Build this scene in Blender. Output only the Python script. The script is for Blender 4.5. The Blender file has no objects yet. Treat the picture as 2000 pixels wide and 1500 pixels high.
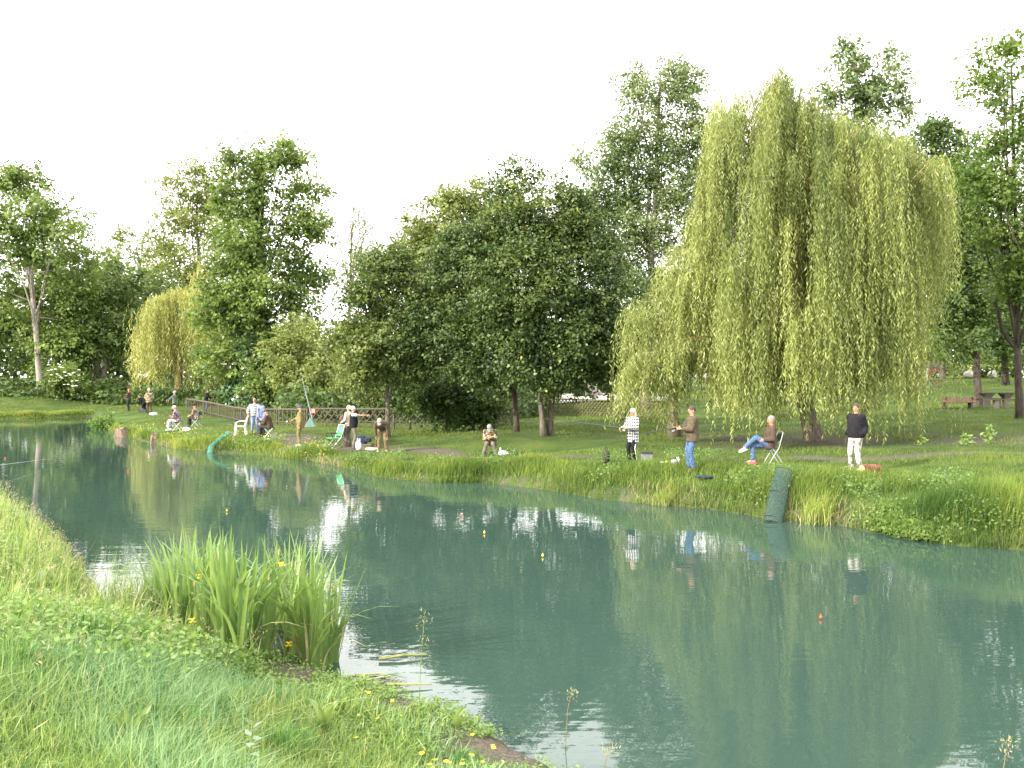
import bpy, math, random
import numpy as np
from math import radians as R, sin, cos, pi
from mathutils import Vector, Matrix, Euler

C = bpy.context.scene.collection
SC = bpy.context.scene
random.seed(4); RNG = np.random.default_rng(11)

# ------------------------------------------------------------------ camera, sky, sun, exposure
F = 1778.0            # focal length in photograph pixels (photo 2000 x 1500), i.e. a 32 mm lens
EYE = 3.25            # eye height above the water (z = 0)
HOR = 735.0           # photo row of the horizon
cam = bpy.data.cameras.new('camera'); camo = bpy.data.objects.new('camera', cam); C.objects.link(camo)
cam.lens = 36.0 * F / 2000.0; cam.sensor_width = 36; cam.sensor_fit = 'HORIZONTAL'
camo.location = (0, 0, EYE); camo.rotation_euler = (R(90), 0, 0); cam.shift_y = -(750 - HOR) / 2000.0
cam.clip_start = 0.1; cam.clip_end = 3000
SC.camera = camo

SUN_EL, SUN_AZ = 25.0, 238.0      # sun stands behind the camera to the left (azimuth clockwise from +Y)
w = bpy.data.worlds.new('World'); SC.world = w; w.use_nodes = True
nt = w.node_tree; nt.nodes.clear()
sky = nt.nodes.new('ShaderNodeTexSky'); sky.sky_type = 'NISHITA'; sky.sun_disc = False
sky.sun_elevation = R(SUN_EL); sky.sun_rotation = R(SUN_AZ); sky.dust_density = 3.0; sky.air_density = 1.0
veil = nt.nodes.new('ShaderNodeMix'); veil.data_type = 'RGBA'
tc = nt.nodes.new('ShaderNodeTexCoord'); mp = nt.nodes.new('ShaderNodeMapping'); mp.inputs['Scale'].default_value = (1, 1, 2.2)
cn = nt.nodes.new('ShaderNodeTexNoise'); cn.inputs['Scale'].default_value = 2.3; cn.inputs['Detail'].default_value = 6
cr = nt.nodes.new('ShaderNodeMapRange'); cr.inputs[1].default_value = .3; cr.inputs[2].default_value = .62; cr.inputs[3].default_value = .62; cr.inputs[4].default_value = .95
nt.links.new(tc.outputs['Generated'], mp.inputs[0]); nt.links.new(mp.outputs[0], cn.inputs['Vector']); nt.links.new(cn.outputs[0], cr.inputs[0])
nt.links.new(cr.outputs[0], veil.inputs[0])
veil.inputs[7].default_value = (21.5, 21.2, 20.6, 1)      # thin bright cloud over most of the sky
nt.links.new(sky.outputs[0], veil.inputs[6])
bg = nt.nodes.new('ShaderNodeBackground'); bg.inputs[1].default_value = 0.105
out = nt.nodes.new('ShaderNodeOutputWorld')
nt.links.new(veil.outputs[2], bg.inputs[0]); nt.links.new(bg.outputs[0], out.inputs[0])
sl = bpy.data.lights.new('sun', 'SUN'); sl.energy = 4.5; sl.angle = R(0.6); sl.color = (1, .92, .78)
so = bpy.data.objects.new('sun', sl); C.objects.link(so)
az = R(SUN_AZ); el = R(SUN_EL)
sdir = Vector((sin(az) * cos(el), cos(az) * cos(el), sin(el)))
so.rotation_euler = sdir.to_track_quat('Z', 'Y').to_euler(); so.location = (-40, -40, 40)
SC.view_settings.view_transform = 'Standard'; SC.view_settings.look = 'None'
SC.view_settings.gamma = 1; SC.view_settings.use_curve_mapping = False
SC.view_settings.exposure = 1.04
SC.render.engine = 'CYCLES'
SC.cycles.max_bounces = 6; SC.cycles.diffuse_bounces = 3; SC.cycles.glossy_bounces = 3; SC.cycles.transmission_bounces = 4
SC.cycles.use_denoising = True
SC.cycles.sample_clamp_indirect = 6

# ------------------------------------------------------------------ helpers
def W(px, py, Y):
    return np.array([(px - 1000) / F * Y, Y, EYE - (py - HOR) / F * Y])

def tag(o, label=None, cat=None, group=None, kind=None):
    if label: o['label'] = label
    if cat: o['category'] = cat
    if group: o['group'] = group
    if kind: o['kind'] = kind
    return o

def empty(name, loc, rz=0.0, label=None, cat=None, group=None):
    o = bpy.data.objects.new(name, None); C.objects.link(o); o.location = loc; o.rotation_euler = (0, 0, rz)
    o.empty_display_size = .2
    return tag(o, label, cat, group)

def link(name, me, parent=None):
    o = bpy.data.objects.new(name, me); C.objects.link(o)
    if parent: o.parent = parent
    return o

def copy_tree(o, parent=None):
    c = o.copy(); C.objects.link(c)
    if parent: c.parent = parent
    for ch in o.children: copy_tree(ch, c)
    return c

def np_mesh(name, V, faces_n, nper, mats, tint=None, mi=None, smooth=False):
    """V (n,3); faces_n flat loop index array with nper verts per face (int or array)."""
    me = bpy.data.meshes.new(name)
    V = np.asarray(V, np.float32); idx = np.asarray(faces_n, np.int32).ravel()
    me.vertices.add(len(V)); me.vertices.foreach_set('co', V.ravel())
    if np.isscalar(nper):
        nf = len(idx) // nper; tot = np.full(nf, nper, np.int32)
    else:
        tot = np.asarray(nper, np.int32); nf = len(tot)
    st = np.zeros(nf, np.int32); st[1:] = np.cumsum(tot)[:-1]
    me.loops.add(len(idx)); me.loops.foreach_set('vertex_index', idx)
    me.polygons.add(nf); me.polygons.foreach_set('loop_start', st); me.polygons.foreach_set('loop_total', tot)
    if mi is not None: me.polygons.foreach_set('material_index', np.asarray(mi, np.int32))
    if smooth: me.polygons.foreach_set('use_smooth', np.ones(nf, bool))
    if tint is not None:
        a = me.attributes.new('tint', 'FLOAT', 'POINT'); a.data.foreach_set('value', np.asarray(tint, np.float32))
    for m in (mats if isinstance(mats, (list, tuple)) else [mats]): me.materials.append(m)
    me.update(calc_edges=True)
    return me

class MB:
    """collects shapes into one mesh"""
    def __init__(s): s.V = []; s.Fc = []; s.M = []; s.n = 0
    def add(s, V, Fc, m=0):
        b = s.n; s.V += [tuple(v) for v in V]; s.n += len(V)
        s.Fc += [tuple(i + b for i in f) for f in Fc]; s.M += [m] * len(Fc); return s
    def box(s, c, d, rot=None, m=0):
        V = []
        for x in (-.5, .5):
            for y in (-.5, .5):
                for z in (-.5, .5):
                    v = Vector((x * d[0], y * d[1], z * d[2]))
                    if rot is not None: v = rot @ v
                    V.append(tuple(Vector(c) + v))
        return s.add(V, [(0, 1, 3, 2), (4, 6, 7, 5), (0, 4, 5, 1), (2, 3, 7, 6), (0, 2, 6, 4), (1, 5, 7, 3)], m)
    def bar(s, a, b, wx, wz, m=0, up=(0, 0, 1)):
        a = Vector(a); b = Vector(b); d = b - a; L = d.length; d.normalize(); u = Vector(up)
        if abs(d.dot(u)) > .98: u = Vector((1, 0, 0))
        sx = d.cross(u).normalized(); u = sx.cross(d)
        M = Matrix((sx, d, u)).transposed()
        return s.box((a + b) / 2, (wx, L, wz), M, m)
    def tube(s, pts, rad, n=6, m=0, caps=True, flat=1.0):
        pts = [Vector(p) for p in pts]; V = []; Fc = []
        if not isinstance(rad, (list, tuple)): rad = [rad] * len(pts)
        ref = None
        for i, p in enumerate(pts):
            t = (pts[min(i + 1, len(pts) - 1)] - pts[max(i - 1, 0)])
            if t.length < 1e-9: t = Vector((0, 0, 1))
            t.normalize()
            if ref is None:
                ref = Vector((1, 0, 0)) if abs(t.x) < .8 else Vector((0, 1, 0))
            a = (ref - t * ref.dot(t)).normalized(); b = t.cross(a); ref = a
            for k in range(n):
                th = 2 * pi * k / n; V.append(p + (a * cos(th) + b * sin(th) * flat) * rad[i])
        for i in range(len(pts) - 1):
            for k in range(n):
                k2 = (k + 1) % n; Fc.append((i * n + k, i * n + k2, (i + 1) * n + k2, (i + 1) * n + k))
        if caps:
            Fc.append(tuple(range(n - 1, -1, -1))); Fc.append(tuple((len(pts) - 1) * n + k for k in range(n)))
        return s.add(V, Fc, m)
    def ell(s, c, r, rot=None, m=0, nu=10, nv=7):
        c = Vector(c); V = []; Fc = []
        for j in range(1, nv):
            ph = pi * j / nv
            for i in range(nu):
                th = 2 * pi * i / nu
                v = Vector((r[0] * sin(ph) * cos(th), r[1] * sin(ph) * sin(th), r[2] * cos(ph)))
                V.append(c + (rot @ v if rot is not None else v))
        t = Vector((0, 0, r[2])); bt = Vector((0, 0, -r[2]))
        if rot is not None: t = rot @ t; bt = rot @ bt
        V.append(c + t); V.append(c + bt); T = len(V) - 2; Bo = len(V) - 1
        for j in range(nv - 2):
            for i in range(nu):
                i2 = (i + 1) % nu; Fc.append((j * nu + i, (j + 1) * nu + i, (j + 1) * nu + i2, j * nu + i2))
        for i in range(nu):
            i2 = (i + 1) % nu; Fc.append((T, i, i2)); Fc.append((Bo, (nv - 2) * nu + i2, (nv - 2) * nu + i))
        return s.add(V, Fc, m)
    def loft(s, rings, m=0):
        """rings: lists of equal-length 3D points; closed with caps"""
        n = len(rings[0]); V = [p for r in rings for p in r]; Fc = []
        for i in range(len(rings) - 1):
            for k in range(n):
                k2 = (k + 1) % n; Fc.append((i * n + k, i * n + k2, (i + 1) * n + k2, (i + 1) * n + k))
        Fc.append(tuple(range(n - 1, -1, -1))); Fc.append(tuple((len(rings) - 1) * n + k for k in range(n)))
        return s.add(V, Fc, m)
    def mesh(s, name, mats, smooth=False):
        me = bpy.data.meshes.new(name); me.from_pydata([tuple(v) for v in s.V], [], s.Fc)
        for mt in (mats if isinstance(mats, (list, tuple)) else [mats]): me.materials.append(mt)
        me.polygons.foreach_set('material_index', s.M)
        if smooth: me.polygons.foreach_set('use_smooth', [True] * len(me.polygons))
        me.update(); return me
    def build(s, name, mats, parent=None, smooth=False):
        return link(name, s.mesh(name, mats, smooth), parent)

def vnoise(P, scale, seed):
    """cheap smooth noise about -1..1 from sines"""
    r = np.random.default_rng(seed); P = np.asarray(P); o = np.zeros(len(P))
    for k in range(6):
        d = r.normal(size=P.shape[1]); d /= np.linalg.norm(d)
        o += np.sin((P @ d) * scale * (.6 + 1.3 * r.random()) + r.random() * 7)
    return o / 3.2

def unit(v): return v / np.maximum(np.linalg.norm(v, axis=-1, keepdims=True), 1e-9)

# ------------------------------------------------------------------ materials
MATS = {}
def nodes_mat(name):
    m = bpy.data.materials.new(name); m.use_nodes = True; n = m.node_tree; n.nodes.clear()
    o = n.nodes.new('ShaderNodeOutputMaterial'); MATS[name] = m
    return m, n, o
def N(n, t, **k):
    x = n.nodes.new(t)
    for a, b in k.items(): setattr(x, a, b)
    return x
def rgb(c): return (c[0], c[1], c[2], 1)

def mat(name, col, rough=.7, spec=.3, var=.18, scale=14.0, metal=0.0, bump=0.0, col2=None):
    m, n, o = nodes_mat(name); p = N(n, 'ShaderNodeBsdfPrincipled')
    p.inputs['Roughness'].default_value = rough; p.inputs['Specular IOR Level'].default_value = spec; p.inputs['Metallic'].default_value = metal
    tc = N(n, 'ShaderNodeTexCoord'); nz = N(n, 'ShaderNodeTexNoise'); nz.inputs['Scale'].default_value = scale; nz.inputs['Detail'].default_value = 5
    mx = N(n, 'ShaderNodeMix', data_type='RGBA'); c2 = col2 or tuple(c * (1 - 2 * var) for c in col)
    mx.inputs[6].default_value = rgb(c2); mx.inputs[7].default_value = rgb(col if col2 else tuple(min(1, c * (1 + var)) for c in col))
    mr = N(n, 'ShaderNodeMapRange'); mr.inputs[1].default_value = .3; mr.inputs[2].default_value = .7
    n.links.new(tc.outputs['Object'], nz.inputs['Vector']); n.links.new(nz.outputs[0], mr.inputs[0]); n.links.new(mr.outputs[0], mx.inputs[0])
    n.links.new(mx.outputs[2], p.inputs['Base Color'])
    if bump:
        b = N(n, 'ShaderNodeBump'); b.inputs['Strength'].default_value = bump; b.inputs['Distance'].default_value = .02
        n.links.new(nz.outputs[0], b.inputs['Height']); n.links.new(b.outputs[0], p.inputs['Normal'])
    n.links.new(p.outputs[0], o.inputs[0]); return m

def leafmat(name, c1, c2, trans=.3, rough=.5, gloss=.25, c3=None):
    """c1..c2 by the per-leaf tint attribute; thin leaf: part of the light passes through"""
    m, n, o = nodes_mat(name)
    at = N(n, 'ShaderNodeAttribute', attribute_name='tint')
    cr = N(n, 'ShaderNodeValToRGB'); e = cr.color_ramp.elements
    e[0].color = rgb(c1); e[1].color = rgb(c2)
    if c3: x = e.new(.9); x.color = rgb(c2); e[2].color = rgb(c3)
    n.links.new(at.outputs['Fac'], cr.inputs[0])
    p = N(n, 'ShaderNodeBsdfPrincipled'); p.inputs['Roughness'].default_value = rough; p.inputs['Specular IOR Level'].default_value = gloss
    t = N(n, 'ShaderNodeBsdfTranslucent'); ms = N(n, 'ShaderNodeMixShader'); ms.inputs[0].default_value = trans
    hs = N(n, 'ShaderNodeHueSaturation'); hs.inputs['Hue'].default_value = .485; hs.inputs['Saturation'].default_value = 1.12; hs.inputs['Value'].default_value = 1.5
    n.links.new(cr.outputs[0], p.inputs['Base Color']); n.links.new(cr.outputs[0], hs.inputs['Color']); n.links.new(hs.outputs[0], t.inputs[0])
    n.links.new(p.outputs[0], ms.inputs[1]); n.links.new(t.outputs[0], ms.inputs[2]); n.links.new(ms.outputs[0], o.inputs[0])
    return m

def bark(name, c1, c2, scale=3.0):
    m, n, o = nodes_mat(name); p = N(n, 'ShaderNodeBsdfPrincipled'); p.inputs['Roughness'].default_value = .9; p.inputs['Specular IOR Level'].default_value = .15
    tc = N(n, 'ShaderNodeTexCoord'); mp = N(n, 'ShaderNodeMapping'); mp.inputs['Scale'].default_value = (5, 5, 1.0)
    nz = N(n, 'ShaderNodeTexNoise'); nz.inputs['Scale'].default_value = scale; nz.inputs['Detail'].default_value = 8; nz.inputs['Roughness'].default_value = .7
    cr = N(n, 'ShaderNodeValToRGB'); cr.color_ramp.elements[0].position = .35; cr.color_ramp.elements[1].position = .65
    cr.color_ramp.elements[0].color = rgb(c1); cr.color_ramp.elements[1].color = rgb(c2)
    b = N(n, 'ShaderNodeBump'); b.inputs['Strength'].default_value = .8; b.inputs['Distance'].default_value = .05
    n.links.new(tc.outputs['Object'], mp.inputs[0]); n.links.new(mp.outputs[0], nz.inputs['Vector']); n.links.new(nz.outputs[0], cr.inputs[0])
    n.links.new(cr.outputs[0], p.inputs['Base Color']); n.links.new(nz.outputs[0], b.inputs['Height']); n.links.new(b.outputs[0], p.inputs['Normal'])
    n.links.new(p.outputs[0], o.inputs[0]); return m

def ramp_cloth(name, kind, cols, scale):
    """woven patterns: plaid / stripes / camouflage, fixed in the garment's own coordinates"""
    m, n, o = nodes_mat(name); p = N(n, 'ShaderNodeBsdfPrincipled'); p.inputs['Roughness'].default_value = .85; p.inputs['Specular IOR Level'].default_value = .15
    tc = N(n, 'ShaderNodeTexCoord')
    if kind == 'camo':
        nz = N(n, 'ShaderNodeTexNoise'); nz.inputs['Scale'].default_value = scale; nz.inputs['Detail'].default_value = 3
        cr = N(n, 'ShaderNodeValToRGB'); cr.color_ramp.interpolation = 'CONSTANT'; e = cr.color_ramp.elements
        pos = [0, .43, .5, .57]
        e[0].color = rgb(cols[0]); e[1].position = pos[1]; e[1].color = rgb(cols[1])
        for k in range(2, len(cols)): x = e.new(pos[k]); x.color = rgb(cols[k])
        n.links.new(tc.outputs['Object'], nz.inputs['Vector']); n.links.new(nz.outputs[0], cr.inputs[0]); n.links.new(cr.outputs[0], p.inputs['Base Color'])
    else:
        sp = N(n, 'ShaderNodeSeparateXYZ'); n.links.new(tc.outputs['Object'], sp.inputs[0])
        def band(sock, sc, duty):
            a = N(n, 'ShaderNodeMath', operation='MULTIPLY'); a.inputs[1].default_value = sc; n.links.new(sock, a.inputs[0])
            f = N(n, 'ShaderNodeMath', operation='FRACT'); n.links.new(a.outputs[0], f.inputs[0])
            g = N(n, 'ShaderNodeMath', operation='LESS_THAN'); g.inputs[1].default_value = duty; n.links.new(f.outputs[0], g.inputs[0]); return g.outputs[0]
        bz = band(sp.outputs[2], scale, .5)
        if kind == 'plaid':
            ad = N(n, 'ShaderNodeMath', operation='ADD'); n.links.new(sp.outputs[0], ad.inputs[0]); n.links.new(sp.outputs[1], ad.inputs[1])
            bx = band(ad.outputs[0], scale * .9, .5)
            sm = N(n, 'ShaderNodeMath', operation='ADD'); n.links.new(bz, sm.inputs[0]); n.links.new(bx, sm.inputs[1])
            dv = N(n, 'ShaderNodeMath', operation='MULTIPLY'); dv.inputs[1].default_value = .5; n.links.new(sm.outputs[0], dv.inputs[0]); f = dv.outputs[0]
        else: f = bz
        cr = N(n, 'ShaderNodeValToRGB'); cr.color_ramp.interpolation = 'CONSTANT'; e = cr.color_ramp.elements
        e[0].color = rgb(cols[0]); e[1].position = .3; e[1].color = rgb(cols[1])
        if len(cols) > 2: x = e.new(.8); x.color = rgb(cols[2])
        n.links.new(f, cr.inputs[0]); n.links.new(cr.outputs[0], p.inputs['Base Color'])
    n.links.new(p.outputs[0], o.inputs[0]); return m

# ------------------------------------------------------------------ terrain
FARL = [(-1500, 822), (-600, 822), (-200, 821), (0, 819), (100, 816), (182, 813), (190, 825), (215, 842), (240, 851), (300, 866), (340, 876), (410, 883), (450, 885), (520, 890), (600, 900), (680, 915), (745, 933),
        (800, 938), (860, 942), (935, 942), (1000, 948), (1060, 955), (1120, 965), (1180, 975), (1250, 982), (1320, 988), (1400, 995), (1460, 1005), (1510, 1013), (1580, 1020), (1640, 1025),
        (1700, 1038), (1780, 1053), (1850, 1062), (1920, 1067), (2000, 1073), (2200, 1085), (2600, 1105), (3400, 1140)]
NEARL = [(-1500, 890), (-1000, 900), (-300, 945), (-60, 990), (100, 1050), (160, 1112), (212, 1190), (285, 1245), (400, 1262), (520, 1290), (640, 1316), (690, 1340), (745, 1356), (800, 1372), (850, 1383), (900, 1398), (940, 1425), (1000, 1466), (1060, 1496),
         (1200, 1570), (1500, 1680), (2300, 1780), (3400, 1850)]
def wl(L):
    a = np.array(L, float); Y = EYE * F / (a[:, 1] - HOR); return a[:, 0], Y, np.stack([(a[:, 0] - 1000) / F * Y, Y], 1)
FPX, FY, FPOLY = wl(FARL); NPX, NY, NPOLY = wl(NEARL)
def polydist(P, poly):
    best = np.full(len(P), 1e9)
    for a, b in zip(poly[:-1], poly[1:]):
        d = b - a; t = np.clip(((P - a) @ d) / (d @ d), 0, 1)
        best = np.minimum(best, np.linalg.norm(P - (a + t[:, None] * d), axis=1))
    return best
# inland heights of the far bank, read off people, fences and tree feet
CTRL = np.array([W(1672, 922, 23.2), W(1352, 908, 24.3), W(1235, 907, 26.5), W(1500, 906, 24.5), W(958, 892, 33), W(748, 882, 34.3), W(585, 868, 38.2), W(690, 875, 37), W(498, 848, 42.8), W(348, 837, 46),
    W(382, 834, 51), W(290, 808, 64), W(252, 803, 70), W(85, 772, 85), W(0, 785, 80), W(1590, 862, 33), W(1315, 862, 32), W(1060, 852, 37), W(1008, 842, 38), W(757, 850, 41), W(620, 832, 50), W(820, 838, 50), W(420, 812, 62), W(1180, 815, 52),
    W(1280, 822, 46), W(1945, 796, 45.7), W(1860, 800, 44), W(1990, 820, 37), W(1900, 880, 27), W(1985, 885, 25), (28, 36, 1.5), (34, 60, 2.6), W(1820, 741, 80), W(1950, 739, 80), W(1160, 772, 70), W(300, 775, 92),
    (-45, 90, 1.6), (-20, 95, 1.6), (0, 90, 2.0), (-80, 120, 2.2), (0, 140, 2.6), (60, 140, 3.2), (25, 22, 1.0), (30, 15, 1.0), (-60, 75, .9), W(100, 800, 76)])
def gz(P):
    P = np.atleast_2d(np.asarray(P, float))[:, :2]
    X, Y = P[:, 0], P[:, 1]
    px = np.where(Y > .5, X / np.maximum(Y, .5) * F + 1000, np.where(X > 0, 3400, -1500))
    fy = np.interp(px, FPX, FY); ny = np.interp(px, NPX, NY)
    dF = polydist(P, FPOLY); dN = polydist(P, NPOLY)
    wgt = 0; zz = 0
    for c in CTRL:
        q = 1.0 / (((X - c[0]) ** 2 + (Y - c[1]) ** 2) + 1.5) ** 1.6; wgt = wgt + q; zz = zz + q * c[2]
    base = zz / wgt
    rise = np.interp(dF, [0, .25, .9, 2.4], [0, .42, .68, 1.0])
    zf = base * rise + vnoise(P, 1.1, 3) * .03 * np.clip(dF / 2, 0, 1)
    left = np.clip((-X - 2.5) / 3.0, 0, 1)
    prof = np.interp(dN, [0, .12, .5, 1.3, 2.4, 4, 6, 9, 14], [0, .10, .17, .27, .62, 1.08, 1.42, 1.62, 1.7])
    profl = np.interp(dN, [0, .3, .9, 2, 3.5, 6, 9, 14], [0, .25, .55, .85, 1.1, 1.45, 1.62, 1.7])
    zn = prof * (1 - left) + profl * left + vnoise(P, 1.6, 5) * .035 * np.clip(dN / 1.0, 0, 1)
    zw = -np.clip(np.minimum(dF, dN) * .5, 0, 1.2)
    z = np.where(Y >= fy, zf, np.where(Y <= ny, zn, zw))
    return z
def sides(P):
    """+distance inland on far bank in dF, near bank in dN; nan elsewhere"""
    P = np.atleast_2d(np.asarray(P, float))[:, :2]; X, Y = P[:, 0], P[:, 1]
    px = np.where(Y > .5, X / np.maximum(Y, .5) * F + 1000, np.where(X > 0, 3400, -1500))
    far = Y >= np.interp(px, FPX, FY); near = Y <= np.interp(px, NPX, NY)
    return np.where(far, polydist(P, FPOLY), -1), np.where(near, polydist(P, NPOLY), -1), px
def g1(x, y): return float(gz([(x, y)])[0])
def onground(px, Y):
    x = (px - 1000) / F * Y; return Vector((x, Y, g1(x, Y)))

# worn dirt: path along the far bank, mud on the near bank
PATH = np.array([W(540, 858, 42)[:2], W(600, 868, 38.5)[:2], W(680, 873, 37.2)[:2], W(770, 878, 35.6)[:2], W(860, 882, 34)[:2], W(930, 890, 32)[:2], W(1050, 895, 30)[:2], W(1200, 895, 28)[:2], W(1450, 900, 26.3)[:2], W(1700, 897, 26)[:2], W(1850, 896, 25.6)[:2], W(2000, 890, 25.6)[:2], W(2400, 880, 25)[:2]])
def dirt_mask(P):
    P = np.atleast_2d(np.asarray(P, float))[:, :2]
    d = polydist(P, PATH); px = P[:, 0] / np.maximum(P[:, 1], 1) * F + 1000
    wid = np.interp(px, [500, 560, 640, 900, 960, 1150, 1400, 1700, 1800, 2100], [.5, 1.6, 1.6, 1.0, .55, .35, .5, .5, .6, .6])
    a = np.clip(1.15 - d / np.maximum(wid, .01) + vnoise(P, 2.6, 8) * .45, 0, 1)
    dF, dN, _ = sides(P)
    mud = (dN >= 0) * np.clip(1.25 - dN / 1.15 + vnoise(P, 3.2, 9) * .42, 0, 1) * np.clip((P[:, 0] + 3.6) / .8, 0, 1)
    lip = (dF >= 0) * np.clip(1 - dF / .35, 0, 1) * .9
    und = (dF >= 0) * np.clip(1.3 - np.hypot((P[:, 0] - 10.5) / 5.0, (P[:, 1] - 33.5) / 4.0) + vnoise(P, 1.3, 12) * .3, 0, 1) * .75
    und2 = (dF >= 0) * np.clip(1.2 - np.hypot((P[:, 0] - 15.5) / 4.5, (P[:, 1] - 31.0) / 2.2) + vnoise(P, 1.7, 14) * .4, 0, 1) * .8
    return np.maximum.reduce([a * (dF >= 0), mud, lip, und, und2])

def axis(spec):
    o = []
    for a, b, s in spec: o += list(np.arange(a, b, s))
    return np.array(o + [spec[-1][1]])
xs = axis([(-1500, -300, 200), (-300, -80, 20), (-80, -34, 3), (-34, -9, .6), (-9, 3, .18), (3, 16, .42), (16, 40, 1), (40, 90, 5), (90, 300, 30), (300, 1500, 200)])
ys = axis([(-300, -40, 40), (-40, -6, 4), (-6, 3, .8), (3, 15, .18), (15, 52, .46), (52, 96, 1.0), (96, 160, 6), (160, 400, 30), (400, 1800, 200)])
XX, YY = np.meshgrid(xs, ys); P2 = np.stack([XX.ravel(), YY.ravel()], 1)
Z = gz(P2); nx, ny_ = len(xs), len(ys)
ii = np.arange(nx * ny_).reshape(ny_, nx)
quads = np.stack([ii[:-1, :-1], ii[:-1, 1:], ii[1:, 1:], ii[1:, :-1]], -1).reshape(-1, 4)

m, n, o = nodes_mat('ground_grass_and_soil'); p = N(n, 'ShaderNodeBsdfPrincipled'); p.inputs['Roughness'].default_value = .95; p.inputs['Specular IOR Level'].default_value = .1
tcn = N(n, 'ShaderNodeTexCoord'); n1 = N(n, 'ShaderNodeTexNoise'); n1.inputs['Scale'].default_value = .7; n1.inputs['Detail'].default_value = 6; n2 = N(n, 'ShaderNodeTexNoise'); n2.inputs['Scale'].default_value = 22; n2.inputs['Detail'].default_value = 6
g = N(n, 'ShaderNodeValToRGB'); g.color_ramp.elements[0].position = .35; g.color_ramp.elements[1].position = .7; g.color_ramp.elements[0].color = (.032, .060, .014, 1); g.color_ramp.elements[1].color = (.082, .118, .028, 1)
d = N(n, 'ShaderNodeValToRGB'); d.color_ramp.elements[0].position = .3; d.color_ramp.elements[1].position = .75; d.color_ramp.elements[0].color = (.060, .051, .041, 1); d.color_ramp.elements[1].color = (.155, .130, .104, 1)
at = N(n, 'ShaderNodeAttribute', attribute_name='tint'); mx = N(n, 'ShaderNodeMix', data_type='RGBA'); b = N(n, 'ShaderNodeBump'); b.inputs['Strength'].default_value = .9; b.inputs['Distance'].default_value = .04
add = N(n, 'ShaderNodeMath', operation='MULTIPLY_ADD'); add.inputs[1].default_value = .5; 
for q in (n1, n2): n.links.new(tcn.outputs['Object'], q.inputs['Vector'])
n.links.new(n1.outputs[0], g.inputs[0]); n.links.new(n2.outputs[0], d.inputs[0]); n.links.new(at.outputs['Fac'], mx.inputs[0])
n.links.new(g.outputs[0], mx.inputs[6]); n.links.new(d.outputs[0], mx.inputs[7]); n.links.new(mx.outputs[2], p.inputs['Base Color'])
n.links.new(n2.outputs[0], b.inputs['Height']); n.links.new(b.outputs[0], p.inputs['Normal']); n.links.new(p.outputs[0], o.inputs[0])
ground = link('ground', np_mesh('ground', np.column_stack([P2, Z]), quads, 4, m, tint=dirt_mask(P2), smooth=True)); ground['kind'] = 'structure'

# water: turbid teal pond, mirror with faint ripples
m, n, o = nodes_mat('pond_water'); p = N(n, 'ShaderNodeBsdfPrincipled')
p.inputs['Base Color'].default_value = (.030, .058, .047, 1); p.inputs['Roughness'].default_value = .015; p.inputs['IOR'].default_value = 1.37
tcn = N(n, 'ShaderNodeTexCoord')
def ripple(scale, stretch, detail):
    mp = N(n, 'ShaderNodeMapping'); mp.inputs['Scale'].default_value = stretch; nz = N(n, 'ShaderNodeTexNoise'); nz.inputs['Scale'].default_value = scale; nz.inputs['Detail'].default_value = detail
    n.links.new(tcn.outputs['Object'], mp.inputs[0]); n.links.new(mp.outputs[0], nz.inputs['Vector']); return nz.outputs[0]
ra = ripple(1.1, (.8, 1.5, 1), 2); rb = ripple(4.5, (.6, 1.7, 1), 1); rc = ripple(3.4, (.45, 2.0, 1), 2)
wv = N(n, 'ShaderNodeTexWave', wave_type='RINGS', rings_direction='Z', wave_profile='SIN'); wv.inputs['Scale'].default_value = 2.1; wv.inputs['Distortion'].default_value = 3.5; wv.inputs['Detail'].default_value = 1; wv.inputs['Detail Scale'].default_value = .6
mpw = N(n, 'ShaderNodeMapping'); mpw.inputs['Location'].default_value = (-9.0, -3.0, 0)
n.links.new(tcn.outputs['Object'], mpw.inputs[0]); n.links.new(mpw.outputs[0], wv.inputs['Vector'])
sepw = N(n, 'ShaderNodeSeparateXYZ'); n.links.new(tcn.outputs['Object'], sepw.inputs[0])
near = N(n, 'ShaderNodeMapRange'); near.inputs[1].default_value = 16; near.inputs[2].default_value = 9; near.inputs[3].default_value = 0; near.inputs[4].default_value = 1; n.links.new(sepw.outputs[1], near.inputs[0])
big = ripple(.16, (1, 1, 1), 2); bm = N(n, 'ShaderNodeMapRange'); bm.inputs[1].default_value = .42; bm.inputs[2].default_value = .6; n.links.new(big, bm.inputs[0])
def mth(op, a, b):
    x = N(n, 'ShaderNodeMath', operation=op)
    for i, v in enumerate((a, b)):
        if isinstance(v, (int, float)): x.inputs[i].default_value = v
        else: n.links.new(v, x.inputs[i])
    return x.outputs[0]
wav = mth('MULTIPLY', mth('MULTIPLY', wv.outputs['Fac'], near.outputs[0]), mth('MULTIPLY', bm.outputs[0], .8))
h = mth('ADD', mth('ADD', mth('MULTIPLY', ra, .16), mth('MULTIPLY', rb, .045)), mth('ADD', mth('MULTIPLY', wav, .020), mth('MULTIPLY', rc, mth('MULTIPLY', mth('MAXIMUM', near.outputs[0], .25), .05))))
b = N(n, 'ShaderNodeBump'); b.inputs['Strength'].default_value = 1.0; b.inputs['Distance'].default_value = .022
n.links.new(h, b.inputs['Height']); n.links.new(b.outputs[0], p.inputs['Normal']); n.links.new(p.outputs[0], o.inputs[0])
water = MB().add([(-140, -8, 0), (60, -8, 0), (60, 80, 0), (-140, 80, 0)], [(0, 1, 2, 3)]).build('water', m); water['kind'] = 'structure'

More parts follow.
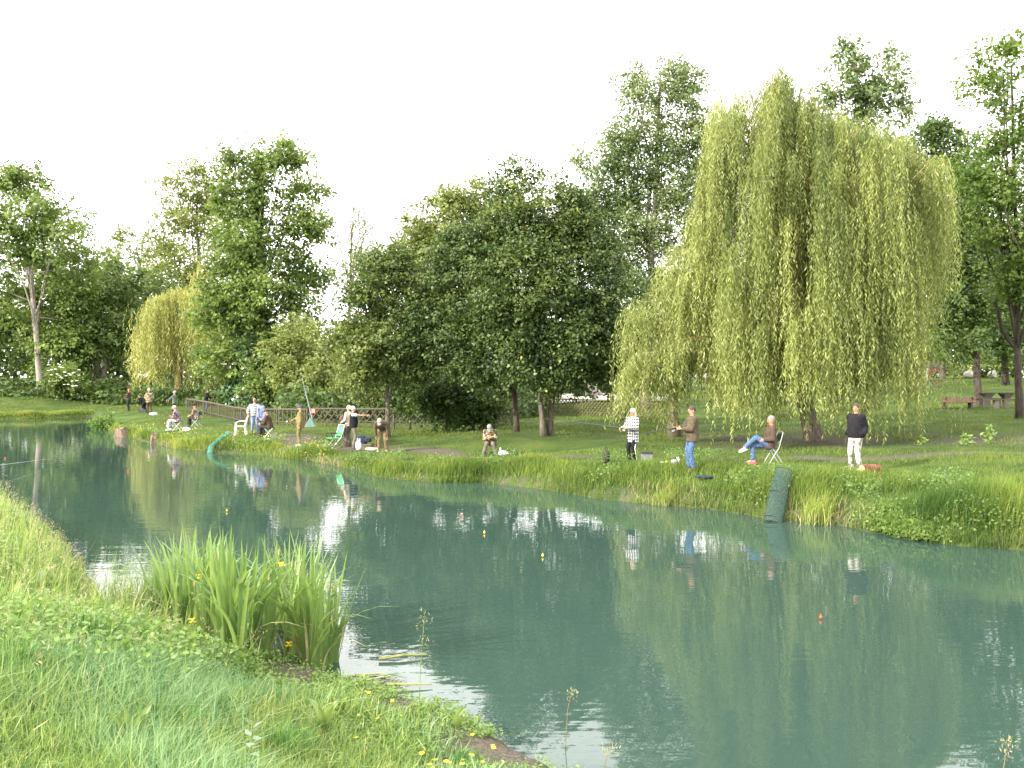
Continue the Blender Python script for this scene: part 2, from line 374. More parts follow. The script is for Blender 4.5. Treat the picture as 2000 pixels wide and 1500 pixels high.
# ------------------------------------------------------------------ leaves, grass
def leaf_np(C0, D, Nn, L, Wd, fold=.0):
    D = unit(D); S = unit(np.cross(D, Nn)); Nn = np.cross(S, D); L = np.asarray(L).reshape(-1, 1); Wd = np.asarray(Wd).reshape(-1, 1)
    m0 = C0 + D * L * .45 + Nn * L * fold
    V = np.stack([C0, m0 - S * Wd * .5, C0 + D * L, m0 + S * Wd * .5], 1).reshape(-1, 3)
    return V

def leaves_mesh(name, C0, D, Nn, L, Wd, tint, material, fold=.06):
    V = leaf_np(C0, D, Nn, L, Wd, fold)
    return np_mesh(name, V, np.arange(len(V)), 4, material, tint=np.repeat(np.clip(tint, 0, 1), 4))

def blades(name, P, H, Wd, material, tint, lean=.35, segs=2, wind=(.25, .0), seed=1, parent=None):
    """grass blades: P (n,3) roots"""
    r = np.random.default_rng(seed); n = len(P)
    th = r.random(n) * 2 * pi; side = np.stack([np.cos(th), np.sin(th), np.zeros(n)], 1)
    ph = r.random(n) * 2 * pi; ln = np.abs(r.normal(0, lean, n)); ld = np.stack([np.cos(ph) * ln + wind[0] * r.random(n), np.sin(ph) * ln + wind[1] * r.random(n), np.zeros(n)], 1)
    H = np.asarray(H)[:, None]; Wd = np.asarray(Wd)[:, None]; up = np.array([[0, 0, 1.0]])
    lv = []
    for k in range(segs):
        t = k / segs
        c = P + up * H * (t - .18 * np.linalg.norm(ld, axis=1, keepdims=True) * t * t) + ld * H * t ** 1.9
        wd = Wd * (1 - .45 * t)
        lv += [c - side * wd * .5, c + side * wd * .5]
    lv.append(P + up * H * (1 - .3 * np.linalg.norm(ld, axis=1, keepdims=True)) + ld * H)
    V = np.stack(lv, 1).reshape(-1, 3); m = 2 * segs + 1; base = np.arange(n)[:, None] * m
    if segs == 1: idx = base + np.array([[0, 1, 2]]); tot = 3
    else:
        f = []; tt = []
        for k in range(segs - 1): f += [2 * k, 2 * k + 1, 2 * k + 3, 2 * k + 2]; tt.append(4)
        k = segs - 1; f += [2 * k, 2 * k + 1, 2 * k + 2]; tt.append(3)
        idx = base + np.array([f]); tot = np.tile(tt, n)
    me = np_mesh(name, V, idx, tot, material, tint=np.repeat(np.clip(tint, 0, 1), m))
    o = link(name, me, parent); return o

BARK = bark('bark_grey_brown', (.06, .05, .04), (.22, .19, .15)); BARKD = bark('bark_dark', (.03, .025, .02), (.11, .09, .07)); BARKP = bark('bark_pale', (.16, .14, .12), (.42, .37, .31))
BARKY = bark('bark_lichen_yellow', (.16, .13, .06), (.38, .3, .12)); TWIGW = mat('willow_twig_yellow', (.24, .20, .08), .7, .2, .2)

def limb(mb, a, b, r0, r1, sag=.12, n=5, sides=5, seed=0):
    rr = random.Random(seed); a = Vector(a); b = Vector(b); L = (b - a).length; pts = []; rad = []
    side = Vector((rr.uniform(-1, 1), rr.uniform(-1, 1), 0)) * L * .07
    for i in range(n + 1):
        t = i / n; p = a.lerp(b, t); p.z += sin(t * pi) * L * sag; p += side * sin(t * pi * 1.5)
        pts.append(p); rad.append(r0 + (r1 - r0) * t)
    mb.tube(pts, rad, sides, caps=False); return pts

def tree(name, cat, label, base, lobes, mats, seed, clusters, per, lsize, cr=.5, group=None, trunk=None, trad=.18, bmat=None, gap=.0, shell=.55, droop=.25, limbs=10, aspect=.62, tintbias=0.0, zmin=None, backcull=.45, lean_top=None, extra=None, subs=4, pmul=1.14):
    """lobes: (px,py,rx,ry,Y[,depth]) in photo pixels at distance Y -> ellipsoids at their true place and size"""
    r = np.random.default_rng(seed); base = np.array(base)
    E = []
    for l in lobes:
        c = W(l[0], l[1], l[4]); rx = l[2] / F * l[4]; rz = l[3] / F * l[4]; ry = l[5] if len(l) > 5 else rx * .9
        E.append((c, np.array([rx, ry, rz])))
    big = list(E)
    for c, q in big:                                   # smaller boughs bulging out of the big lobes break the outline
        for j in range(subs):
            v = unit(r.normal(size=3) + np.array([0, -.25, .25])); f = r.uniform(.32, .55)
            E.append((c + v * q * r.uniform(.65, 1.0), q * f * np.array([1, 1, r.uniform(.6, 1.0)])))
    wts = np.array([(e[1][0] * e[1][2]) for e in E]); wts = wts / wts.sum()
    n = int(clusters * 1.6); k = r.choice(len(E), n, p=wts)
    d = unit(r.normal(size=(n, 3))); rad = shell + (1 - shell) * np.sqrt(r.random(n)); rad = np.where(r.random(n) < .2, r.random(n) * shell, rad); rad = np.where(r.random(n) < .12, 1.0 + .28 * r.random(n), rad)
    cc = np.array([e[0] for e in E])[k]; rr = np.array([e[1] for e in E])[k]
    P = cc + d * rr * rad[:, None]
    keep = (vnoise(P, 4.2 / max(big[0][1].mean(), .5), seed + 1) > gap - .7) & ~((d[:, 1] > .35) & (r.random(n) < backcull))
    if zmin is not None: keep &= P[:, 2] > zmin
    P = P[keep][:clusters]; d = d[keep][:clusters]
    nc = len(P); crs = cr * (.6 + .9 * r.random(nc)); per = int(per * pmul)
    ctint = r.normal(0, .15, nc) + .17 * vnoise(P, 1.1, seed + 3)
    v = unit(d * .7 + r.normal(size=(nc, 3)) * .65 + np.array([0, -.1, .12]))       # each spray runs along its own twig
    u = r.random(nc * per) ** .8 * 2 - 1; cr_ = np.repeat(crs, per)
    L0 = np.repeat(P, per, 0) + np.repeat(v, per, 0) * (u * cr_ * 1.05)[:, None] + r.normal(size=(nc * per, 3)) * (cr_ * (.34 - .14 * u))[:, None] * np.array([1, 1, .6])
    L0[:, 2] -= .18 * cr_ * np.maximum(u, 0) ** 2
    nn = unit(r.normal(size=(nc * per, 3)) * .75 + np.array([0, 0, .75]) + np.repeat(d, per, 0) * .5)
    dd = unit(np.cross(nn, r.normal(size=(nc * per, 3)))) + np.repeat(v, per, 0) * .5; dd[:, 2] -= droop
    sz = lsize * .90 * (.6 + .8 * r.random(nc * per))
    tint = .44 + tintbias + np.repeat(ctint, per) + r.normal(0, .14, nc * per)
    root = empty(name, tuple(base), 0, label, cat, group)
    me = leaves_mesh('crown', L0 - base, dd, nn, sz, sz * aspect, tint, mats)
    cro = link('crown', me, root)
    mb = MB(); tk = trunk or [(0, 0, 0), (0.1, 0, E[0][0][2] - base[2])]
    tk = [Vector(t) for t in tk]; m = len(tk) - 1
    if tk[-1].length > .01:
        pts = []; rad2 = []
        for i in range(m):
            for s in range(4):
                t = s / 4; q = tk[i].lerp(tk[i + 1], t); f = (i + t) / m
                pts.append(q + Vector((r.normal() * trad * .12, r.normal() * trad * .12, 0)) * (i + t > 0)); rad2.append(trad * ((1.35 if i + s == 0 else 1.0) - .75 * f))
        pts.append(tk[-1]); rad2.append(trad * .2)
        pts[0] = pts[0] - Vector((0, 0, .25)); mb.tube(pts, rad2, 9)
        if limbs:
            pick = r.choice(nc, min(limbs, nc), replace=False)
            for j, q in enumerate(pick):
                t = .3 + .6 * r.random(); ia = min(int(t * len(pts)), len(pts) - 1)
                tgt = Vector(P[q] - base)
                if tgt.z < pts[ia].z - 1: continue
                limb(mb, pts[ia], tgt, rad2[ia] * .38, .02 + .0002 * base[1], .05, seed=seed * 50 + j)
        if extra: extra(mb, base)
        mb.build('trunk', bmat or BARK, root, smooth=True)
    return root

# leaf colours (real leaf albedos)
LF_DARK = leafmat('leaf_maple_dark', (.028, .060, .018), (.120, .165, .040), .25, .45, .38, (.28, .29, .08))
LF_MAPL = leafmat('leaf_maple', (.040, .078, .020), (.155, .195, .048), .28, .45, .38, (.32, .33, .10))
LF_ASH = leafmat('leaf_ash', (.062, .110, .026), (.215, .290, .075), .33, .5, .3)
LF_IVY = leafmat('leaf_ivy', (.024, .066, .020), (.090, .165, .050), .15, .35, .45)
LF_OLV = leafmat('leaf_olive_green', (.100, .135, .036), (.270, .310, .095), .33, .55, .25)
LF_POP = leafmat('leaf_poplar', (.068, .118, .036), (.225, .280, .110), .33, .38, .5, (.26, .30, .14))
LF_WIL = leafmat('leaf_willow', (.085, .120, .032), (.330, .368, .112), .33, .42, .35, (.43, .47, .18))
LF_WILY = leafmat('leaf_willow_yellow', (.185, .205, .055), (.43, .45, .15), .33, .5, .3)
LF_ROB = leafmat('leaf_robinia', (.048, .100, .022), (.175, .245, .055), .38, .5, .3)
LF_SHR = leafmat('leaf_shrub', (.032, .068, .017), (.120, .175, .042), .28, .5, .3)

# ------------------------------------------------------------------ trees
def B(px, py, Y): return W(px, py, Y)
def rel(base, px, py, Y): return tuple(W(px, py, Y) - base)

# far left: tall ash with pale trunk
b0 = B(83, 770, 85)
tree('ash_tree', 'tree', 'tall ragged ash with a pale bare lower trunk at the end of the lawn', b0,
     [(45, 365, 60, 42, 85), (95, 420, 75, 45, 84), (20, 440, 60, 50, 84), (120, 455, 70, 22, 83), (60, 500, 90, 30, 85), (150, 540, 50, 60, 86), (30, 590, 50, 55, 86), (110, 610, 60, 60, 88), (120, 680, 90, 30, 87), (70, 350, 45, 25, 85)],
     LF_ASH, 21, 640, 34, .38, .95, trunk=[(0, 0, 0), rel(b0, 72, 680, 85), rel(b0, 62, 560, 85), rel(b0, 58, 470, 85), rel(b0, 70, 400, 85)], trad=.33, bmat=BARKP, gap=.45, limbs=26, shell=.25)
b0 = B(203, 752, 88)
tree('ash_tree', 'tree', 'rounded dark tree on a short stem between the pale ash and the yellow willow', b0,
     [(200, 650, 70, 60, 88), (160, 600, 60, 60, 90), (250, 590, 70, 60, 92), (260, 680, 50, 55, 89), (150, 690, 55, 45, 88), (205, 560, 55, 45, 92)],
     LF_SHR, 22, 420, 34, .38, .9, trunk=[(0, 0, 0), rel(b0, 206, 700, 88), rel(b0, 210, 620, 88)], trad=.28, bmat=BARK, limbs=8, tintbias=.15, gap=.1)
b0 = B(190, 745, 100)
tree('ash_tree', 'tree', 'broad light green tree filling the gap right of the pale trunked ash', b0,
     [(170, 530, 75, 60, 100), (110, 560, 70, 70, 102), (235, 560, 70, 60, 102), (170, 620, 110, 60, 100), (290, 620, 60, 70, 100), (90, 660, 90, 60, 100)],
     LF_ASH, 23, 430, 34, .48, 1.1, trunk=[(0, 0, 0), rel(b0, 190, 600, 100)], trad=.4, limbs=8, gap=.1, tintbias=.1)
b0 = B(-60, 760, 90)
tree('ash_tree', 'tree', 'dense green tree cut off by the edge of view beside the pale ash', b0,
     [(-40, 560, 80, 130, 92), (10, 660, 60, 70, 90), (-60, 690, 90, 60, 90), (20, 620, 45, 60, 93)], LF_SHR, 24, 300, 34, .42, .95, trunk=[(0, 0, 0), rel(b0, -50, 600, 90)], trad=.35, limbs=6, tintbias=.12)
b0 = B(385, 750, 112)
tree('alder_tree', 'tree', 'tall olive grey tree with feathery top rising behind the yellow willow', b0,
     [(385, 385, 60, 60, 112), (340, 440, 65, 60, 112), (420, 450, 70, 80, 112), (330, 520, 60, 60, 112), (400, 540, 90, 80, 112), (285, 560, 50, 40, 112), (370, 350, 45, 35, 112), (440, 370, 50, 50, 113), (330, 590, 80, 60, 112)],
     LF_OLV, 25, 680, 34, .40, 1.25, trunk=[(0, 0, 0), rel(b0, 390, 600, 112), rel(b0, 385, 400, 112)], trad=.5, limbs=16, gap=.1, shell=.35)
b0 = B(262, 745, 118)
tree('alder_tree', 'tree', 'thin leaning tree with a small open crown against the white sky', b0,
     [(255, 455, 30, 16, 118), (285, 480, 25, 25, 118), (240, 470, 22, 14, 118), (275, 505, 22, 14, 118)], LF_OLV, 26, 60, 26, .34, .8, trunk=[(0, 0, 0), rel(b0, 285, 560, 118), rel(b0, 262, 470, 118)], trad=.25, limbs=8, gap=.2)
b0 = B(500, 785, 70)
def ivy_extra(mb, base): pass
ash2 = tree('ivy_clad_tree', 'tree', 'tall ash whose trunk is wrapped in dark ivy, standing at the fence bend', b0,
     [(505, 330, 60, 45, 70), (560, 310, 50, 26, 70), (590, 370, 42, 26, 70), (480, 400, 60, 50, 70), (560, 440, 55, 45, 70), (605, 440, 42, 28, 70), (450, 480, 50, 55, 70), (530, 520, 80, 60, 70), (470, 580, 80, 55, 70),
      (570, 600, 55, 50, 70), (440, 640, 60, 50, 70), (530, 670, 80, 60, 70), (480, 310, 40, 18, 70), (600, 310, 30, 10, 70), (620, 360, 22, 8, 70), (490, 720, 85, 45, 70), (430, 590, 45, 40, 70), (420, 690, 45, 50, 70), (580, 690, 55, 60, 70), (600, 540, 35, 40, 70), (520, 760, 90, 30, 70), (500, 380, 40, 60, 69), (495, 480, 50, 60, 68.6), (505, 560, 60, 60, 68.5)],
     LF_ASH, 27, 1150, 34, .33, .85, trunk=[(0, 0, 0), rel(b0, 495, 680, 70), rel(b0, 490, 520, 70), rel(b0, 510, 310, 70)], trad=.4, limbs=26, gap=.25, shell=.3)
r = np.random.default_rng(5)
n = 16000; t = r.random(n) ** 1.35; ang = r.random(n) * 2 * pi; hz = t * (W(0, 300, 70)[2] - b0[2]); px_ = np.interp(t, [0, .2, .5, 1], [0, -.15, -.35, .3])
rad = np.interp(t, [0, .06, .15, .35, .6, .85, 1], [2.2, 2.1, 1.4, .85, .55, .35, .2]) * (.75 + .3 * r.random(n)) * (1 + .3 * np.sin(hz * 1.3 + ang * 2))
Pv = np.stack([px_ + np.cos(ang) * rad, np.sin(ang) * rad, hz], 1); nn = unit(np.stack([np.cos(ang), np.sin(ang), .4 + 0 * ang], 1) + r.normal(size=(n, 3)) * .35)
dd = unit(np.cross(nn, r.normal(size=(n, 3)))); dd[:, 2] -= .5
link('ivy', leaves_mesh('ivy', Pv, dd, nn, .24 + .12 * r.random(n), .22 + .1 * r.random(n), .4 + r.normal(0, .22, n) + .2 * vnoise(Pv, 1.5, 4), LF_IVY), ash2)

b0 = B(685, 745, 115)
tree('birch_tree', 'tree', 'thin nearly bare tree with wispy twigs against the white sky', b0,
     [(690, 420, 26, 30, 115), (670, 470, 22, 25, 115), (720, 440, 26, 20, 115), (715, 500, 22, 40, 115), (680, 540, 30, 30, 115)], LF_OLV, 28, 210, 15, .24, 1.3, trunk=[(0, 0, 0), rel(b0, 683, 560, 115), rel(b0, 690, 400, 115)], trad=.2, limbs=60, gap=.0, shell=.1, bmat=BARK)
b0 = B(600, 800, 62)
tree('hazel_tree', 'tree', 'loose yellow green hazel behind the fence, right of the ivy clad ash', b0,
     [(590, 670, 45, 40, 62), (570, 710, 55, 50, 61), (640, 730, 50, 45, 62), (600, 740, 50, 35, 60), (665, 715, 30, 40, 64), (585, 650, 30, 30, 66)], LF_OLV, 29, 380, 34, .26, .6, trunk=[(0, 0, 0), rel(b0, 605, 700, 62)], trad=.2, limbs=8, tintbias=-.05)
# field maples of the middle
MG = 'field maples along the middle of the bank'
b0 = onground(757, 40); b0.z -= .0
tree('maple_tree', 'tree', 'compact maple with a single pale stem behind the bending man', b0,
     [(745, 560, 70, 75, 40), (700, 620, 48, 60, 39.6), (800, 620, 52, 70, 40), (760, 690, 85, 62, 39.4), (705, 725, 45, 36, 39.2), (690, 670, 40, 45, 40), (815, 700, 40, 50, 40), (765, 520, 45, 30, 40.5), (850, 590, 35, 60, 41)],
     LF_MAPL, 31, 1000, 34, .165, .44, MG, trunk=[(0, 0, 0), rel(b0, 757, 770, 40), rel(b0, 752, 600, 40)], trad=.13, limbs=14, bmat=BARK, tintbias=.06)
b0 = onground(1062, 37)
def twin(mb, base):
    limb(mb, (.36, .25, -.2), (.42, .3, 2.6), .13, .11, .0, 5, 8, 3); limb(mb, (.42, .3, 2.6), (1.4, .8, 6.5), .11, .03, .03, 5, 7, 5)
    limb(mb, (.16, .4, -.2), (.12, .5, 3.0), .1, .09, 0, 5, 8, 4)
tree('maple_tree', 'tree', 'largest dark maple with twin slim trunks, in the centre beside the willow', b0,
     [(1050, 440, 85, 70, 37.5), (1010, 380, 45, 50, 38), (1100, 430, 55, 60, 38), (1120, 550, 90, 75, 37), (1030, 560, 100, 85, 36.4), (1130, 660, 85, 75, 36.6), (1050, 690, 85, 60, 35.8), (1165, 740, 50, 34, 36.6), (1090, 745, 45, 26, 36.2), (990, 640, 60, 80, 36.5), (1170, 600, 48, 90, 38), (1185, 500, 30, 60, 38), (1190, 680, 30, 60, 37), (1140, 470, 50, 60, 38), (985, 470, 60, 70, 38), (1085, 390, 40, 40, 38), (1000, 330, 14, 22, 38), (1045, 350, 22, 26, 38)],
     LF_DARK, 32, 1900, 34, .165, .48, MG, trunk=[(0, 0, 0), rel(b0, 1054, 770, 37), rel(b0, 1055, 600, 37), rel(b0, 1050, 430, 37.5)], trad=.14, limbs=26, bmat=BARK, extra=twin)
b0 = onground(1008, 38.5)
tree('maple_tree', 'tree', 'dark low branched maple on a thin trunk, left of the twin trunked one', b0,
     [(930, 550, 90, 85, 38.5), (880, 640, 70, 75, 38.5), (850, 690, 30, 50, 39), (940, 480, 60, 50, 39), (960, 650, 75, 70, 38), (905, 520, 60, 55, 39.5), (980, 730, 55, 40, 37.6), (930, 715, 50, 36, 37.8), (900, 700, 35, 34, 38.2), (865, 560, 40, 60, 40)],
     LF_DARK, 33, 1150, 34, .165, .47, MG, trunk=[(0, 0, 0), rel(b0, 1006, 770, 38.5), rel(b0, 970, 640, 38.5), rel(b0, 940, 560, 38.5)], trad=.13, limbs=16, bmat=BARKD)
b0 = B(880, 805, 52)
tree('maple_tree', 'tree', 'olive topped maple rising behind the two dark ones', b0,
     [(880, 430, 70, 50, 52), (840, 470, 60, 50, 52), (930, 420, 60, 55, 52), (900, 500, 90, 70, 52), (820, 520, 60, 50, 53), (950, 390, 45, 40, 52), (860, 600, 90, 90, 52)], LF_OLV, 34, 520, 34, .24, .62, MG, trunk=[(0, 0, 0), rel(b0, 880, 600, 52), rel(b0, 890, 450, 52)], trad=.25, limbs=10, tintbias=-.1)
b0 = B(798, 780, 95)
tree('ash_tree', 'tree', 'distant blue green treetop peeping over the compact maple', b0, [(798, 480, 36, 28, 95), (815, 520, 40, 40, 95), (770, 520, 30, 30, 95), (830, 500, 30, 30, 95)], LF_ASH, 35, 110, 30, .36, .8, trunk=[(0, 0, 0), rel(b0, 798, 520, 95)], trad=.3, limbs=4)
# dark thicket under the maples
SG = 'dark thicket shrubs beneath the maples'
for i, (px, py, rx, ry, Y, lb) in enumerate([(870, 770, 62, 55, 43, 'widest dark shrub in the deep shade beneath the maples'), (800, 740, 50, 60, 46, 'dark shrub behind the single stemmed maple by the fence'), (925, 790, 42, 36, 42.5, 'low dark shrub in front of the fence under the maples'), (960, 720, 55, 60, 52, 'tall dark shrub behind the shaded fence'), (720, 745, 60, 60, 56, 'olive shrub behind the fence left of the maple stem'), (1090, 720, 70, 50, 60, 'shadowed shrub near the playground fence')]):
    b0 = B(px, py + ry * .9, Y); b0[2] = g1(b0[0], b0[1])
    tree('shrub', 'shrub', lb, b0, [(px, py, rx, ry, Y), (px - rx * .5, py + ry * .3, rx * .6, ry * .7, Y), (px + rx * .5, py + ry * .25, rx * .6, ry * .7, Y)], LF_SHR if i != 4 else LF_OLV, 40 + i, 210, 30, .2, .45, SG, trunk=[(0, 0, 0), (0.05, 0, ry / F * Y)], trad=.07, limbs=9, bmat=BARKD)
# poplars
b0 = B(1262, 790, 53)
tree('poplar_tree', 'tree', 'tall airy poplar with shimmering leaves between the maples and the willow', b0,
     [(1240, 150, 26, 40, 53), (1315, 145, 38, 42, 53), (1275, 200, 75, 55, 53), (1240, 260, 62, 60, 53), (1330, 250, 45, 70, 53), (1200, 330, 48, 60, 53), (1275, 350, 80, 80, 53), (1180, 400, 55, 60, 53), (1150, 330, 28, 30, 53), (1330, 380, 45, 80, 53), (1240, 460, 90, 70, 53), (1180, 480, 60, 60, 53), (1280, 540, 90, 70, 53), (1210, 560, 60, 60, 53), (1140, 310, 18, 10, 53), (1360, 170, 20, 30, 53), (1370, 300, 30, 60, 53), (1160, 440, 50, 60, 53), (1350, 480, 60, 80, 53)],
     LF_POP, 36, 1500, 34, .20, .66, trunk=[(0, 0, 0), rel(b0, 1270, 560, 53), rel(b0, 1280, 350, 53), rel(b0, 1290, 140, 53)], trad=.26, limbs=40, gap=.12, shell=.2, bmat=BARKP)
b0 = B(1690, 790, 56)
tree('poplar_tree', 'tree', 'poplar whose two pointed tops stand above the willow crown', b0,
     [(1660, 95, 24, 36, 56), (1665, 150, 45, 40, 56), (1740, 120, 30, 34, 56), (1640, 180, 34, 26, 56), (1720, 180, 50, 45, 56), (1680, 220, 60, 45, 56), (1755, 210, 22, 30, 56), (1690, 300, 80, 60, 56), (1700, 420, 90, 90, 56)],
     LF_POP, 37, 420, 32, .27, .62, trunk=[(0, 0, 0), rel(b0, 1690, 420, 56), rel(b0, 1665, 80, 56)], trad=.28, limbs=20, gap=.38, shell=.2, bmat=BARKP)
# right side robinias
RG = 'robinias on the picnic lawn'
b0 = onground(1992, 38)
def fork(mb, base):
    limb(mb, rel(base, 1985, 680, 38), rel(base, 1935, 590, 37.5), .11, .06, .02, seed=8); limb(mb, rel(base, 1990, 620, 38), rel(base, 1960, 420, 38), .1, .03, .02, seed=9)
tree('robinia_tree', 'tree', 'robinia with a forked leaning trunk standing nearest the picnic table edge', b0,
     [(1950, 110, 40, 30, 38), (1925, 165, 45, 28, 38), (1985, 210, 45, 45, 37.5), (1960, 280, 55, 40, 38), (1900, 330, 60, 40, 38), (1980, 380, 60, 50, 37), (2040, 300, 60, 90, 37), (1930, 440, 60, 45, 38), (2050, 480, 70, 90, 37), (1960, 90, 20, 12, 38), (2000, 560, 60, 45, 37)],
     LF_ROB, 38, 520, 30, .20, .62, RG, trunk=[(0, 0, 0), rel(b0, 1988, 690, 38), rel(b0, 1985, 500, 38), rel(b0, 1975, 130, 38)], trad=.17, limbs=36, gap=.55, shell=.2, bmat=BARKD, droop=.1, extra=fork)
b0 = onground(1912, 48)
tree('robinia_tree', 'tree', 'slender dark robinia beside the picnic table end', b0,
     [(1890, 420, 70, 60, 48), (1850, 480, 55, 55, 48), (1930, 520, 70, 50, 48), (1870, 590, 75, 45, 47.5), (1830, 620, 45, 40, 48), (1950, 600, 60, 40, 48), (1850, 290, 50, 34, 49), (1820, 260, 32, 26, 49), (1880, 340, 50, 40, 48.5), (1870, 660, 70, 24, 47)],
     LF_SHR, 39, 760, 30, .22, .6, RG, trunk=[(0, 0, 0), rel(b0, 1905, 680, 48), rel(b0, 1890, 560, 48), rel(b0, 1880, 380, 48)], trad=.2, limbs=30, gap=.15, shell=.25, bmat=BARKD)
b0 = B(1965, 762, 62); b0[2] = g1(b0[0], b0[1])
tree('robinia_tree', 'tree', 'broad dark tree filling the view behind the picnic table', b0,
     [(1860, 590, 60, 80, 62), (1940, 540, 75, 80, 62), (2010, 620, 60, 90, 62), (1900, 660, 60, 45, 62), (1970, 680, 60, 35, 61), (2030, 480, 60, 80, 63), (1880, 470, 60, 60, 63)], LF_SHR, 48, 560, 32, .27, .75, RG, trunk=[(0, 0, 0), rel(b0, 1960, 640, 62), rel(b0, 1945, 540, 62)], trad=.22, limbs=14, bmat=BARKD)
b0 = B(1840, 745, 78)
tree('robinia_tree', 'tree', 'pale leaved tree behind the parked red car', b0,
     [(1830, 640, 60, 60, 78), (1880, 670, 60, 50, 78), (1960, 650, 70, 50, 82), (2020, 600, 70, 90, 82), (1790, 600, 60, 80, 80), (1900, 560, 90, 80, 82), (1980, 500, 80, 80, 84)], LF_ROB, 46, 520, 30, .34, .85, RG, trunk=[(0, 0, 0), rel(b0, 1840, 640, 78)], trad=.25, limbs=8, tintbias=.05, gap=.15)
# background trees closing the horizon
BG = 'background trees closing the far side'
k = 50
for px, top, half, Y, mt, lb in [(30, 600, 90, 125, LF_ASH, 'background tree behind the pale ash trunk'), (230, 590, 90, 122, LF_SHR, 'background tree behind the low rounded tree'), (330, 600, 80, 120, LF_SHR, 'shadowed background tree behind the yellow willow'), (460, 640, 80, 105, LF_OLV, 'background tree behind the ivy clad trunk'), (570, 660, 60, 100, LF_OLV, 'background tree behind the hazel'),
    (690, 665, 60, 98, LF_SHR, 'background tree left of the compact maple, below the bare twigs'), (760, 590, 70, 85, LF_SHR, 'background tree behind the compact maple'), (870, 600, 80, 80, LF_SHR, 'background tree behind the dark thicket'), (980, 610, 80, 78, LF_SHR, 'background tree behind the shaded fence'), (1090, 590, 80, 90, LF_SHR, 'background tree above the playground ramp'), (1180, 600, 80, 92, LF_SHR, 'background tree behind the white playground board'),
    (1280, 560, 90, 90, LF_SHR, 'background tree at the foot of the airy poplar'), (1400, 560, 90, 92, LF_SHR, 'background tree behind the willow flank'), (1520, 560, 90, 92, LF_SHR, 'background tree behind the willow trunk'), (1640, 560, 90, 92, LF_SHR, 'background tree behind the bomber jacket man'), (1740, 580, 80, 92, LF_SHR, 'background tree left of the parked red car'),
    (1850, 560, 90, 115, LF_ROB, 'background tree beyond the road behind the car'), (1950, 560, 90, 112, LF_OLV, 'yellowish background tree beyond the white rocks'), (2060, 520, 110, 108, LF_ROB, 'background tree beyond the road at the edge of view')]:
    b0 = B(px, 740, Y); b0[2] = g1(b0[0], b0[1]); hh = (735 - top)
    tree('background_tree', 'tree', lb, b0, [(px, top + hh * .45, half, hh * .5, Y), (px - half * .6, top + hh * .7, half * .7, hh * .4, Y), (px + half * .6, top + hh * .65, half * .7, hh * .45, Y), (px, top + hh * .9, half * 1.1, hh * .28, Y)], mt, k, 150, 30, .0062 * Y, .014 * Y, BG, trunk=[(0, 0, 0), rel(b0, px, top + hh * .4, Y)], trad=.3, limbs=6, bmat=BARKD, pmul=.9); k += 1

